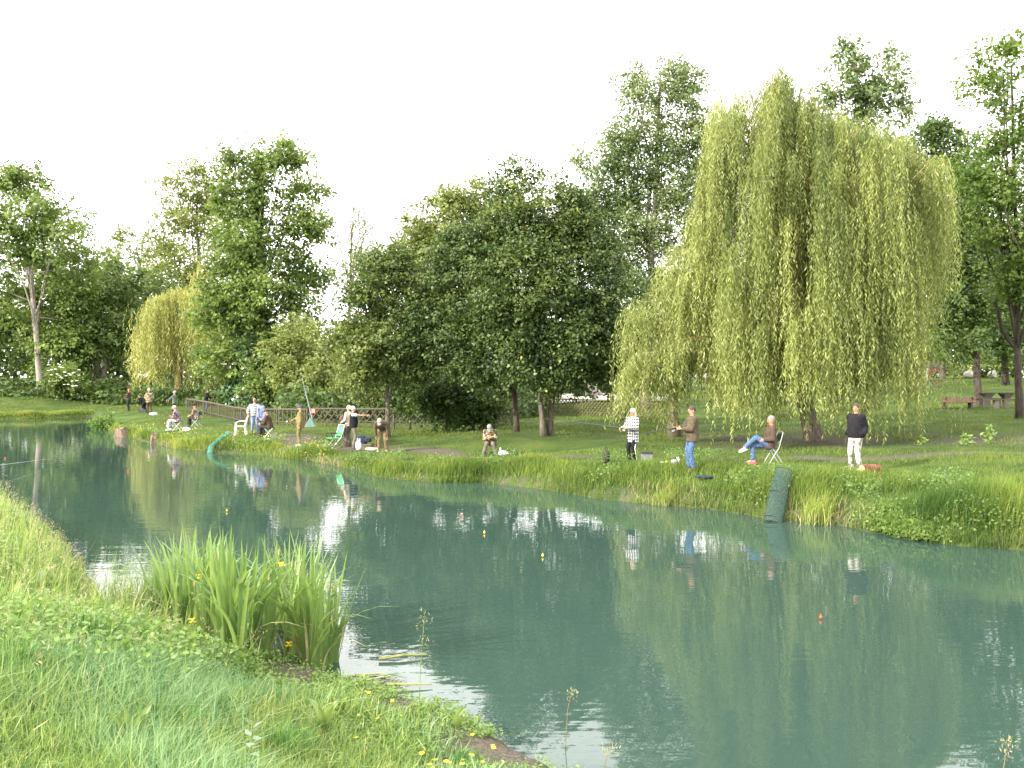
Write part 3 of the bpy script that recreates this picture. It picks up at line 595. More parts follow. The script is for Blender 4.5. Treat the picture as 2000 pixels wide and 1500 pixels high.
# ------------------------------------------------------------------ weeping willows
def willow(label, base, tips, mats, seed, strand_gap, leafL, trunk, trad, bmat, start, strands=15, spread=.34, group=None):
    """tips: (point, lock length, strands factor); every lock hangs from the end of an arching branch"""
    r = np.random.default_rng(seed); base = np.array(base); root = empty('willow_tree', tuple(base), 0, label, 'tree', group)
    C0 = []; D0 = []; T0 = []; mb = MB(); tw = MB()
    trunk = [Vector(t) for t in trunk]
    pts = []; rr = []
    for i in range(len(trunk) - 1):
        for s in range(4): pts.append(trunk[i].lerp(trunk[i + 1], s / 4)); f = (i + s / 4) / (len(trunk) - 1); rr.append(trad * (1.35 if i + s == 0 else 1.0) * (1 - .7 * f))
    pts.append(trunk[-1]); rr.append(trad * .25); pts[0] = pts[0] - Vector((0, 0, .3)); mb.tube(pts, rr, 12)
    for j, (T, ln, fac) in enumerate(tips):
        if spread < .5 and r.random() < .33 and fac > .5: continue
        T = np.array(T); out = (T - base) * np.array([1, 1, 0]); outn = out / max(np.linalg.norm(out), .01)
        # arching branch
        t = r.uniform(.35, .95); ia = int(t * (len(pts) - 1)); A = np.array(pts[ia]) + base
        if A[2] > T[2] - .3: A[2] = max(base[2] + 1.5, T[2] - r.uniform(.3, 2)); A[:2] = base[:2] + (np.array(pts[min(len(pts) - 1, 6)])[:2])
        pl = []; nb = 7
        for q in range(nb + 1):
            u = q / nb; p_ = A * (1 - u) + T * u; p_[2] += sin(u * pi) * (.10 * np.linalg.norm(T - A)) + .25 * u * (1 - u); pl.append(p_ - base)
        if r.random() < .3: tw.tube([tuple(x) for x in pl], [.045 * (1 - .85 * q / nb) + .005 for q in range(nb + 1)], 4, caps=False)
        ns = max(3, int(strands * fac * (.7 if T[1] > base[1] + .6 else 1))); lt = r.normal(0, .23)
        mb_ = 46; uu = r.uniform(.3, 1, mb_); iq = np.minimum((uu * nb).astype(int), nb - 1); fq = (uu * nb - iq)[:, None]; plA = np.array(pl)
        Bp = plA[iq] * (1 - fq) + plA[iq + 1] * fq + base + r.normal(0, .10, (mb_, 3)) - np.array([0, 0, .12])
        C0.append(Bp); aa = r.random(mb_) * 2 * pi; D0.append(np.stack([np.cos(aa) * .6, np.sin(aa) * .6, -np.ones(mb_) * .7], 1)); T0.append(np.full(mb_, .45 + lt) + r.normal(0, .16, mb_))
        for s in range(ns):
            u = r.random() ** 1.5 * .33; st = np.array(pl[nb]) * (1 - u) + np.array(pl[nb - 3]) * u + base
            st = st + np.append(r.normal(0, spread * .55, 2), r.normal(0, .12))
            L = ln * (.45 + .6 * r.random()); m = max(4, int(L / strand_gap)); tt = np.linspace(0, 1, m)
            ph = r.random(2) * 6.3; am = r.normal(0, .09, 2)
            hx = st[0] + outn[0] * .4 * np.sqrt(tt) + am[0] * tt * 2 + .05 * np.sin(tt * L * 1.6 + ph[0]); hy = st[1] + outn[1] * .4 * np.sqrt(tt) + am[1] * tt * 2 + .05 * np.sin(tt * L * 1.6 + ph[1])
            hz = st[2] + .25 * np.sin(np.minimum(tt * 3, pi)) * .5 - L * tt
            P = np.stack([hx, hy, hz], 1); gzz = base[2] + .25; P = P[P[:, 2] > gzz]; m = len(P)
            if m < 2: continue
            a = r.random(m) * 2 * pi; dd = np.stack([np.cos(a) * .46, np.sin(a) * .46, -np.ones(m) * (.6 + .5 * r.random(m))], 1)
            C0.append(P); D0.append(dd); T0.append(np.full(m, .45 + lt) + r.normal(0, .16, m) + np.linspace(-.05, .12, len(tt))[:m])
    C0 = np.concatenate(C0); D0 = np.concatenate(D0); T0 = np.concatenate(T0); n = len(C0)
    nn = r.normal(size=(n, 3)); L = leafL * (.7 + .6 * r.random(n))
    link('crown', leaves_mesh('crown', C0 - base, D0, nn, L, L * .215, T0, mats, .05), root)
    if tw.n: tw.build('bough', TWIGW, root)
    mb.build('trunk', bmat, root, smooth=True)
    return root, n

r = np.random.default_rng(77)
wb = np.array(onground(1592, 33)); tips = []
def tip(px, py, dy, bottom, fac=1.0):
    T = W(px, py, wb[1] + dy); zb = W(px, bottom, wb[1] + dy)[2]; tips.append((T, max(.8, T[2] - zb), fac))
# crown top spires
for px, py, bt in [(1520, 130, 330), (1532, 165, 360), (1505, 190, 330), (1555, 190, 380), (1470, 215, 340), (1440, 225, 330), (1405, 215, 360), (1585, 200, 400), (1625, 235, 420), (1670, 245, 420), (1600, 215, 390), (1545, 150, 330), (1700, 250, 430), (1735, 262, 420), (1480, 240, 400), (1425, 205, 300), (1460, 170, 230), (1450, 140, 170), (1400, 200, 300)]:
    tip(px, py, r.uniform(-1.6, 1.6), bt, 1.1 if py > 170 else .45)
CT = ([1385, 1400, 1450, 1485, 1520, 1560, 1600, 1650, 1720, 1790, 1840], [240, 175, 160, 155, 112, 150, 185, 205, 235, 270, 320])
for i in range(135):
    px = r.uniform(1392, 1838); py = np.interp(px, *CT) + 6 + 70 * r.random() ** 1.4; tip(px, py, r.uniform(-3.0, 1.4) * np.clip((1850 - px) / 150, .3, 1), py + r.uniform(140, 380), .95)
for i in range(44):
    u_ = r.random() ** .8; py = 120 + 150 * u_; hw = np.interp(py, [110, 150, 200, 240, 280], [6, 26, 60, 120, 190]); px = 1530 + np.interp(py, [110, 280], [-8, 40]) + r.uniform(-1, 1) * hw
    tip(px, py, r.uniform(-2.2, 1.2), py + r.uniform(130, 330), np.interp(py, [110, 170], [.5, 1.15]))
for i in range(40):
    py = r.uniform(260, 560); px = np.interp(py, [250, 320, 420, 500, 580], [1392, 1368, 1340, 1300, 1240]) + abs(r.normal(0, 28)); tip(px, py, r.uniform(-2.2, 2.0), py + r.uniform(120, 260), 1.0)
for i in range(26):
    py = r.uniform(250, 330); px = np.interp(py, [250, 330], [1740, 1830]) + r.uniform(-50, 10); tip(px, py, r.uniform(-2, 1.5), r.uniform(480, 660), 1.0)
# upper shoulder: thick separate locks
for px, py, bt in [(1400, 255, 600), (1415, 250, 640), (1445, 275, 560), (1475, 262, 600), (1500, 300, 640), (1530, 285, 560), (1560, 300, 620), (1572, 262, 500), (1590, 320, 660), (1620, 280, 560), (1645, 300, 640), (1672, 280, 560), (1700, 290, 640), (1725, 285, 560), (1752, 290, 690), (1775, 300, 640), (1800, 295, 610), (1822, 300, 590), (1840, 320, 500), (1785, 280, 520), (1760, 275, 480), (1455, 300, 700), (1540, 330, 700), (1610, 330, 700), (1690, 330, 720),
    (1810, 290, 560), (1832, 305, 530), (1740, 270, 600), (1715, 262, 560), (1410, 262, 560), (1425, 270, 700)]:
    for q in range(2): tip(px + r.normal(0, 6), py + r.normal(0, 9), -r.uniform(1.2, 4.6) if 1450 < px < 1760 else r.uniform(-3, 1.2), bt + r.normal(0, 35), 1.25)
# front skirt locks
for i in range(74):
    px = r.uniform(1385, 1795); dy = -np.sqrt(max(.2, 1 - ((px - 1585) / 290) ** 2)) * r.uniform(2.6, 5.0); py = r.uniform(390, 640); tip(px, py, dy, min(870, r.normal(795, 35)), 1.15)
for i in range(34):
    px = r.uniform(1400, 1790); dy = -np.sqrt(max(.1, 1 - ((px - 1585) / 290) ** 2)) * r.uniform(2.0, 4.5); tip(px, r.uniform(600, 720), dy, min(868, r.normal(825, 25)), .9)
# back and inside fill
for i in range(64):
    px = r.uniform(1390, 1800); tip(px, r.uniform(260, 600), r.uniform(.0, 4.0), r.uniform(640, 830), 1.1)
for i in range(40):
    px = r.uniform(1600, 1800); tip(px, r.uniform(240, 480), r.uniform(-2.5, 3.0), r.uniform(560, 760), 1.1)
for i in range(30):
    px = r.uniform(1370, 1420); tip(px, r.uniform(230, 560), r.uniform(-.5, 3), r.uniform(560, 780), 1.0)
# bough to the left, hanging low
for i in range(46):
    px = r.uniform(1222, 1400); py = np.interp(px, [1220, 1260, 1320, 1400], [600, 562, 535, 500]) + r.uniform(-8, 40); tip(px, py, r.uniform(-2.5, 2.0), min(830, py + r.uniform(110, 260)), .95)
for i in range(26):
    px = r.uniform(1205, 1330); py = np.interp(px, [1200, 1240, 1330], [745, 690, 630]) + r.uniform(0, 35); tip(px, py, -r.uniform(1, 3.2), min(825, py + r.uniform(45, 130)), .75)
for i in range(26):
    px = r.uniform(1240, 1420); tip(px, r.uniform(640, 720), r.uniform(-3, 1.5), min(860, r.uniform(760, 860)), .9)
for px, py, bt in [(1785, 700, 850), (1812, 696, 800), (1830, 697, 780), (1858, 692, 860), (1872, 697, 770), (1760, 712, 860), (1745, 720, 850), (1800, 760, 850)]:
    tip(px, py, -1.5, bt, .33)
_, nw = willow('large weeping willow trailing long light green curtains over the bank', wb, tips, LF_WIL, 61, .102, .165,
       [(0, 0, 0), rel(wb, 1575, 800, 33), rel(wb, 1545, 650, 33), rel(wb, 1530, 480, 33), rel(wb, 1522, 320, 33)], .36, BARK, 5, strands=25, spread=.20)
tips = []; wb2 = np.array(B(345, 780, 82)); wb2[2] = g1(wb2[0], wb2[1])
def tip2(px, py, dy, bt, fac=1.0):
    T = W(px, py, wb2[1] + dy); tips.append((T, max(1.0, T[2] - W(px, bt, wb2[1] + dy)[2]), fac))
for i in range(125):
    px = r.uniform(274, 435); top = np.interp(px, [268, 290, 330, 380, 435], [620, 580, 562, 548, 550]); py = top + abs(r.normal(0, 45)); tip2(px, py, r.uniform(-4, 2), min(766, py + r.uniform(60, 150)), 1.0)
for px, py, bt in [(385, 522, 590), (395, 515, 585), (375, 530, 600), (404, 530, 600), (390, 508, 570)]: tip2(px, py, -1, bt, .6)
willow('small yellow weeping willow on the far lawn beside the ivy clad ash', wb2, tips, LF_WILY, 62, .2, .34, [(0, 0, 0), rel(wb2, 350, 700, 82), rel(wb2, 385, 560, 82)], .3, BARKY, 5, strands=11, spread=.8)
# bare trunks beneath the willow edge
for px, Y, top, rr_, lb in [(1318, 36, 700, .26, 'stout brown trunk in the shade under the left willow bough'), (1228, 47, 690, .38, 'dark trunk behind the lattice fence left of the willow'), (1690, 36, 730, .14, 'thin sunlit trunk behind the man in the black bomber jacket')]:
    b0 = onground(px, Y)
    tree('slim_tree', 'tree', lb, b0, [(px, top - 40, 55, 40, Y)], LF_SHR, 70 + px % 9, 60, 30, .2, .5, trunk=[(0, 0, 0), rel(np.array(b0), px - 6, top, Y)], trad=rr_, limbs=5, bmat=BARK)
# nettle and bramble belt at the far left wood edge
r = np.random.default_rng(9); n = 16000
px = r.uniform(-60, 470, n); Y = r.uniform(74, 92, n); X = (px - 1000) / F * Y; Z0 = gz(np.stack([X, Y], 1)); hgt = (1.0 + .7 * vnoise(np.stack([X, Y], 1), .7, 2)) * 1.0 * np.interp(px, [0, 60, 330, 470], [.5, 1.1, 1.2, .9])
P = np.stack([X, Y, Z0 + r.random(n) * np.clip(hgt, .2, 2.4)], 1); keep = (Y > np.interp(px, [0, 330, 470], [84, 78, 76])); P = P[keep]; n = len(P)
nn = unit(r.normal(size=(n, 3)) * .6 + np.array([0, -.3, .8])); dd = unit(np.cross(nn, r.normal(size=(n, 3))))
tag(link('undergrowth', leaves_mesh('undergrowth', P, dd, nn, .3 + .25 * r.random(n), .22 + .2 * r.random(n), .4 + r.normal(0, .2, n), LF_SHR)), 'belt of green nettles and brambles along the far wood edge', 'undergrowth', kind='stuff')
n = 9000; px = r.uniform(540, 1075, n); Y = r.uniform(54, 66, n); X = (px - 1000) / F * Y; Z0 = gz(np.stack([X, Y], 1)); hgt = np.clip(1.9 + .9 * vnoise(np.stack([X, Y], 1), .9, 12), .3, 3.2)
P = np.stack([X, Y, Z0 + r.random(n) * hgt], 1); nn = unit(r.normal(size=(n, 3)) * .6 + np.array([0, -.3, .8])); dd = unit(np.cross(nn, r.normal(size=(n, 3))))
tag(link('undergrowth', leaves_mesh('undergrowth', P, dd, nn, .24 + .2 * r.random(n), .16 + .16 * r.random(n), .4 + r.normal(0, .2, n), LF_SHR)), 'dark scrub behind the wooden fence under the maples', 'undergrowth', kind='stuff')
b0 = onground(125, 82)
eld = tree('elder_shrub', 'shrub', 'elder shrub with flat white flower heads right of the pale trunk', b0, [(125, 738, 30, 26, 82), (105, 745, 22, 20, 82), (145, 750, 20, 18, 82)], LF_ASH, 47, 130, 30, .26, .5, trunk=[(0, 0, 0), (0, 0, 1.2)], trad=.06, limbs=6)
fl = MB()
for i in range(30):
    c = W(r.uniform(95, 155), r.uniform(712, 755), 80.6 + r.uniform(-.3, .3)); fl.ell(tuple(c - np.array(b0)), (.16, .16, .05), nu=6, nv=4)
fl.build('blossom', mat('elder_blossom', (.75, .74, .62), .8, .1), eld)

# ------------------------------------------------------------------ grass and herbs
GR_FAR = leafmat('grass_bank', (.040, .092, .018), (.205, .275, .056), .33, .5, .3, (.34, .34, .09))
GR_LAWN = leafmat('grass_lawn', (.044, .082, .017), (.175, .215, .048), .3, .6, .2)
GR_NEAR = leafmat('grass_near', (.075, .165, .042), (.310, .400, .120), .36, .4, .45, (.47, .48, .21))
GR_BLUE = leafmat('grass_soft_bluish', (.090, .205, .080), (.350, .480, .240), .35, .45, .4)
GR_DRY = leafmat('grass_dry', (.26, .24, .12), (.46, .43, .24), .2, .8, .1)
LF_HERB = leafmat('leaf_herb', (.070, .150, .034), (.230, .330, .085), .33, .45, .35)
LF_BANK = leafmat('leaf_bank_weed', (.045, .105, .022), (.165, .245, .055), .33, .45, .35)
LF_DOCK = leafmat('leaf_dock', (.085, .150, .040), (.200, .280, .085), .33, .4, .4)
IRIS = leafmat('leaf_iris', (.075, .155, .045), (.225, .320, .095), .33, .38, .45, (.36, .38, .11))
YELD = mat('petal_dull_yellow', (.55, .45, .04), .6, .2, .1); YEL = mat('petal_yellow', (.80, .60, .02), .5, .3, .05); BROWNST = mat('stem_brown', (.20, .14, .06), .8, .2)
REDSTEM = mat('stem_red', (.30, .06, .05), .6, .3); MUD = mat('mud', (.13, .10, .075), .8, .3, .3, 9, bump=.8)

def scatter(n, x0, x1, y0, y1, seed):
    r = np.random.default_rng(seed); return np.stack([r.uniform(x0, x1, n), r.uniform(y0, y1, n)], 1), r
def with_z(P): return np.column_stack([P, gz(P) - .02])

# near bank turf: denser near the lens
r = np.random.default_rng(101)
n = 190000; Y = 3.0 * (8.5 ** r.random(n)); X = r.uniform(-.64, .12, n) * Y + .0
P = np.stack([X, Y], 1); dF, dN, px = sides(P); mk = dirt_mask(P)
keep = (dN > .02) & (r.random(n) > mk * 1.25 - .05) & (Y < 20)
P = P[keep]; dN = dN[keep]; mk = mk[keep]; n = len(P); Pz = with_z(P)
patch = vnoise(P, 1.3, 31); patch2 = vnoise(P, 2.7, 32)
leftw = np.clip((-P[:, 0] - 2.6) / 2.5, 0, 1)
H = (.20 + .10 * patch + .07 * patch2) * (1 - leftw) + leftw * (.34 + .16 * patch + .1 * patch2)
H = np.clip(H, .07, .8) * r.uniform(.45, 1.45, n) * np.where(P[:, 0] < -3.6, np.clip(.35 + dN / 1.6, .35, 1), 1) * np.clip(.3 + dN / 1.4, .3, 1) * (1 - .5 * mk)
blue = (patch2 + r.normal(0, .35, n) > .18) & (P[:, 1] < 9)
yv = np.clip(P[:, 1] / 7, .8, 2.5)
for nm, s, mt in (('grass', ~blue, GR_NEAR), ('soft_grass', blue, GR_BLUE)):
    o = blades(nm, Pz[s], H[s], r.uniform(.005, .0135, s.sum()) * yv[s], mt, .38 + .16 * patch[s] + r.normal(0, .36, s.sum()), lean=.7, segs=2, wind=(.25, -.2), seed=3)
    tag(o, 'mixed green meadow grass covering the near bank' if nm == 'grass' else 'patches of soft bluish green grass low on the near bank', 'grass', kind='stuff')
# tall flowering grass at the left, with pale seed heads
P, r = scatter(9000, -11, -2.5, 6, 20, 102); dF, dN, px = sides(P); keep = (dN > .0) & (dN < 4.5) & (px > -80) & (r.random(len(P)) < np.clip((-P[:, 0] - 2.2) / 3.5, .03, 1)); P = P[keep]; n = len(P)
Pz = with_z(P); H = r.uniform(.35, .85, n) * np.clip(.3 + dN[keep] / 1.5, .3, 1) * np.interp(P[:, 1], [6, 9, 12], [.62, .75, 1.0])
tag(blades('tall_grass', Pz, H, np.full(n, .006) * np.clip(P[:, 1] / 8, 1, 2), GR_NEAR, .75 + r.normal(0, .15, n), lean=.25, segs=3, wind=(.3, 0), seed=4), 'tall seeding grass along the left edge of the near bank', 'grass', kind='stuff')
sel = r.random(n) < .3; q = Pz[sel]; hh = H[sel]; m_ = len(q); C0 = np.repeat(q, 9, 0) + np.array([0, 0, 1]) * (np.repeat(hh, 9) * r.uniform(.72, 1.05, m_ * 9))[:, None]
C0[:, 0] += .14 * np.repeat(hh, 9) + r.normal(0, .025, m_ * 9); C0[:, 1] += r.normal(0, .025, m_ * 9)
tag(link('seed_heads', leaves_mesh('seed_heads', C0, unit(r.normal(size=(m_ * 9, 3)) + np.array([.4, 0, .9])), r.normal(size=(m_ * 9, 3)), r.uniform(.025, .06, m_ * 9), np.full(m_ * 9, .008), r.random(m_ * 9), GR_DRY)), 'feathery seed heads over the tall grass on the near bank', 'seed heads', kind='stuff')
# low broad leaves (nettle, clover, creeping jenny)
P, r = scatter(34000, -11, 1.5, 4.5, 19, 103); dF, dN, px = sides(P); pn = vnoise(P, 1.05, 41); mk = dirt_mask(P)
keep = (dN > .0) & (px > -120) & (((pn > .12) & (P[:, 0] < -2.4)) | ((dN < 1.9) & (P[:, 0] > -4) & (vnoise(P, 3.0, 43) > -.15))); P = P[keep]; pn = pn[keep]; n = len(P); Pz = with_z(P)
low = P[:, 0] > -2.6; extra_ = 1
k = 7; dNk = dN[keep]; hs = np.where(low, .10, (.34 + .2 * pn) * np.clip(.25 + dNk / 1.8, .25, 1)); C0 = np.repeat(Pz, k, 0); C0[:, 2] += np.repeat(hs, k) * r.random(n * k); C0[:, :2] += r.normal(0, .05, (n * k, 2))
nn = unit(r.normal(size=(n * k, 3)) * .55 + np.array([0, 0, 1])); dd = unit(np.cross(nn, r.normal(size=(n * k, 3))))
sz = np.where(np.repeat(low, k), .032, .058) * r.uniform(.6, 1.4, n * k)
sub = r.random(n * k) < .5
tag(link('herbs', leaves_mesh('herbs', C0[sub], dd[sub], nn[sub], sz[sub], (sz * .62)[sub], np.clip(.5 + r.normal(0, .2, n * k), 0, 1)[sub], LF_HERB)), 'low nettles and creeping herbs between the grass of the near bank', 'herbs', kind='stuff')

P, r = scatter(16000, -3.2, 2.2, 5.5, 10.2, 104); dF, dN, px = sides(P); keep = (dN > .06) & (dN < 2.0) & (vnoise(P, 3.4, 45) + .5 * vnoise(P, 8, 46) > .0); P = P[keep]; n = len(P); k = 4
C0 = np.repeat(with_z(P), k, 0) + np.stack([r.normal(0, .03, n * k), r.normal(0, .03, n * k), r.random(n * k) * .09 + .015], 1); nn = unit(r.normal(size=(n * k, 3)) * .6 + np.array([0, 0, 1])); dd = unit(np.cross(nn, r.normal(size=(n * k, 3)))); sz = r.uniform(.03, .06, n * k)
tag(link('mud_herbs', leaves_mesh('mud_herbs', C0, dd, nn, sz, sz * .38, .6 + r.normal(0, .22, n * k), LF_HERB)), 'narrow leaved herbs creeping over the bare mud by the buttercups', 'herbs', kind='stuff')
# far bank: tall fringe
r = np.random.default_rng(111); n = 150000
px = r.uniform(-60, 2120, n); fy = np.interp(px, FPX, FY); dd_ = np.where(r.random(n) < .72, r.random(n) * 1.0, r.random(n) * 2.2) * np.interp(px, [150, 400, 900, 1300, 2100], [2.0, 2.2, 2.7, 3.0, 3.3]); Y = fy + dd_ - .12; X = (px - 1000) / F * Y
P = np.stack([X, Y], 1); pn = vnoise(P, 1.5, 51); pn2 = vnoise(P, .8, 52); keep = (r.random(n) < np.clip(.75 + .6 * pn, .2, 1)) & (r.random(n) > dirt_mask(P) * 1.1 - .15); P = P[keep]; px = px[keep]; dd_ = dd_[keep]; pn = pn[keep]; pn2 = pn2[keep]; n = len(P)
Pz = with_z(P); wid = np.interp(px, [150, 400, 900, 1300, 2100], [2.0, 2.2, 2.7, 3.0, 3.3]); fr = dd_ / wid
H = np.interp(px, [-60, 183, 195, 450, 700, 1000, 1300, 2100], [.16, .20, .42, .36, .32, .36, .42, .50]) * np.interp(fr, [0, .3, .65, 1, 2.2], [.85, 1.0, .68, .26, .16]) * (1 + .5 * pn) * r.uniform(.5, 1.35, n)
tint = .36 + .20 * pn2 + .16 * vnoise(P, 4.0, 53) + .22 * np.interp(px, [150, 900, 1150, 1500], [1, .5, .1, -.2]) + r.normal(0, .24, n)
tag(blades('bank_grass', Pz, H, r.uniform(.010, .017, n) * P[:, 1] / 22, GR_FAR, tint, lean=.42, segs=2, wind=(.2, -.2), seed=7), 'lush green grass hanging over the far waterline', 'grass', kind='stuff')
# dry stems at the waterline
n = 5200; px = r.uniform(200, 2100, n); Y = np.interp(px, FPX, FY) + r.random(n) ** 2 * .6 - .08; P = np.stack([(px - 1000) / F * Y, Y], 1)
keep = vnoise(P, 1.2, 55) > .05; P = P[keep]; n = len(P)
tag(blades('dry_grass', with_z(P), r.uniform(.1, .38, n), np.full(n, .012) * P[:, 1] / 20, GR_DRY, r.random(n) * .6, lean=.8, segs=2, wind=(0, -.5), seed=8), 'dry straw coloured stems at the foot of the far bank', 'grass', kind='stuff')
# far lawn
r = np.random.default_rng(112); n = 170000; Y = 20 * (4.4 ** r.random(n)); px = r.uniform(-40, 2050, n); P = np.stack([(px - 1000) / F * Y, Y], 1); dF, dN, _ = sides(P)
keep = (dF > 1.5) & (r.random(n) > dirt_mask(P) * 1.15); P = P[keep]; dF = dF[keep]; n = len(P); pn = vnoise(P, .5, 57); H = np.clip(.10 + .05 * pn + .05 * vnoise(P, 1.4, 58), .04, .4) * r.uniform(.6, 1.5, n)
tag(blades('lawn_grass', with_z(P), H, r.uniform(.016, .028, n) * P[:, 1] / 30, GR_LAWN, .5 + .2 * pn + r.normal(0, .16, n), lean=.5, segs=1, seed=9), 'short grass of the lawn under the trees', 'grass', kind='stuff')
# weeds on the far bank top: broad leaves
n = 3600; r = np.random.default_rng(113); px = r.uniform(300, 2100, n); Y = np.interp(px, FPX, FY) + r.random(n) * 3.4; P = np.stack([(px - 1000) / F * Y, Y], 1); keep = vnoise(P, 1.7, 61) > .42; P = P[keep]; n = len(P); Pz = with_z(P); k = 9
C0 = np.repeat(Pz, k, 0) + np.stack([r.normal(0, .10, n * k), r.normal(0, .10, n * k), r.random(n * k) * .34 + .1], 1); nn = unit(r.normal(size=(n * k, 3)) * .6 + np.array([0, -.4, .9])); dd = unit(np.cross(nn, r.normal(size=(n * k, 3)))); sz = r.uniform(.04, .085, n * k)
tag(link('bank_herbs', leaves_mesh('bank_herbs', C0, dd, nn, sz, sz * .7, .5 + r.normal(0, .2, n * k), LF_BANK)), 'leafy weeds scattered through the far bank grass', 'herbs', kind='stuff')
# leafy water plants, right end
n = 2400; px = r.normal(1765, 34, n); Y = np.interp(px, FPX, FY) + np.abs(r.normal(0, .28, n)) - .18; P = np.stack([(px - 1000) / F * Y, Y, .04 + np.clip((Y - np.interp(px, FPX, FY) + .18) * .8, 0, .6) + r.random(n) * .12], 1)
nn = unit(r.normal(size=(n, 3)) * .5 + np.array([0, -.5, .8])); dd = unit(np.cross(nn, r.normal(size=(n, 3)))); sz = r.uniform(.045, .085, n)
tag(link('watercress', leaves_mesh('watercress', P, dd, nn, sz, sz * .8, .75 + r.normal(0, .18, n), LF_BANK)), 'pale round leaved watercress spreading onto the water at the far bank', 'watercress', kind='stuff')
# yellow bank flowers
n = 300; px = r.uniform(255, 640, n); Y = np.interp(px, FPX, FY) + r.random(n) * 3.5; P = np.stack([(px - 1000) / F * Y, Y], 1); keep = vnoise(P, 1.3, 63) > -.1; P = P[keep]; n = len(P); Pz = with_z(P); Pz[:, 2] += r.uniform(.22, .48, n)
k = 3; C0 = np.repeat(Pz, k, 0); dd = unit(r.normal(size=(n * k, 3)) + np.array([0, 0, .2])); tag(link('bank_flowers', leaves_mesh('bank_flowers', C0, dd, np.tile([0, -.5, 1.0], (n * k, 1)), np.full(n * k, .038), np.full(n * k, .032), r.random(n * k), YELD)), 'small yellow flowers in the far bank grass by the anglers', 'flowers', kind='stuff')

# sedge tufts on the far bank
for px, py, nn_, hh, mt, lb in [(1598, 1012, 420, .62, GR_DRY, 'rush tuft with straw coloured base beside the dark green keepnet'), (1300, 976, 260, .42, GR_FAR, 'yellowish sedge tuft with bleached base at the water'), (760, 918, 260, .5, GR_FAR, 'pale upright grass tuft in front of the bending man'), (1030, 925, 240, .5, GR_FAR, 'pale grass tuft right of the white bag')]:
    Y0 = EYE * F / (py + 10 - HOR) if py > 960 else np.interp(px, FPX, FY) + 1.6; c = np.array([(px - 1000) / F * Y0, Y0]); r = np.random.default_rng(px)
    q = r.normal(0, .17 if nn_ > 300 else .13, (nn_, 2)) + c; z = np.maximum(gz(q) - .03, .0); root = empty('sedge_tuft', (c[0], c[1], max(g1(*c), 0)), 0, lb, 'sedge')
    o = blades('blades', np.column_stack([q, z]) - np.array(root.location), hh * r.uniform(.6, 1.15, nn_), np.full(nn_, .016), mt if nn_ != 420 else GR_FAR, .85 + r.normal(0, .12, nn_), lean=.38, segs=2, seed=px, parent=root)
    o['kind'] = 'stuff'
    if nn_ > 240 and py > 950:
        s = r.random(nn_) < .45; o = blades('dead_blades', np.column_stack([q, z])[s] - np.array(root.location), .5 * hh * r.uniform(.6, 1.2, s.sum()), np.full(s.sum(), .018), GR_DRY, r.random(s.sum()), lean=.7, segs=2, seed=px + 1, parent=root); o['kind'] = 'stuff'

# ------------------------------------------------------------------ yellow flag iris by the near bank
def iris_leaf(h, w, bend, twist):
    V = []; Fc = []; k = 7
    for i in range(k + 1):
        t = i / k; x = bend * h * t ** 2.6; z = h * (t - .25 * abs(bend) * t ** 3) - max(0, abs(bend) - .5) * h * t ** 5 * .55; ww = w * (1 - .12 * t if t < .55 else (1 - .066) * (1 - ((t - .55) / .45) ** 1.7)) * .5
        a = twist * t; V += [(x - 0 * ww, 0 - ww * cos(a), z), (x + .12 * ww * 2, 0, z), (x, ww * cos(a), z)]
    for i in range(k):
        for s in (0, 1): q = 3 * i + s; Fc.append((q, q + 1, q + 4, q + 3))
    return np.array(V), Fc
rs = random.Random(12); LEAFS = []
for i in range(22):
    V, Fc = iris_leaf(1.0, rs.uniform(.042, .068), rs.choice([.03, .05, .07, .10, .13, .17, .22, .34, .6]) * rs.uniform(.8, 1.2), rs.uniform(-1.2, 1.2))
    idx = [q for f in Fc for q in f]; t = np.clip(.25 + .5 * rs.random() + .12 * (1 - V[:, 2]), 0, 1); t = np.where(V[:, 2] > .95, .95, t)
    LEAFS.append(np_mesh('leaf', V, idx, 4, IRIS, tint=t, smooth=True))
DRYL = []
for i in range(5):
    V, Fc = iris_leaf(1.0, rs.uniform(.03, .045), rs.choice([.3, .5, .8, .95]), rs.uniform(-1.5, 1.5)); DRYL.append(np_mesh('leaf', V, [q for f in Fc for q in f], 4, GR_DRY, tint=np.full(len(V), rs.random() * .6), smooth=True))
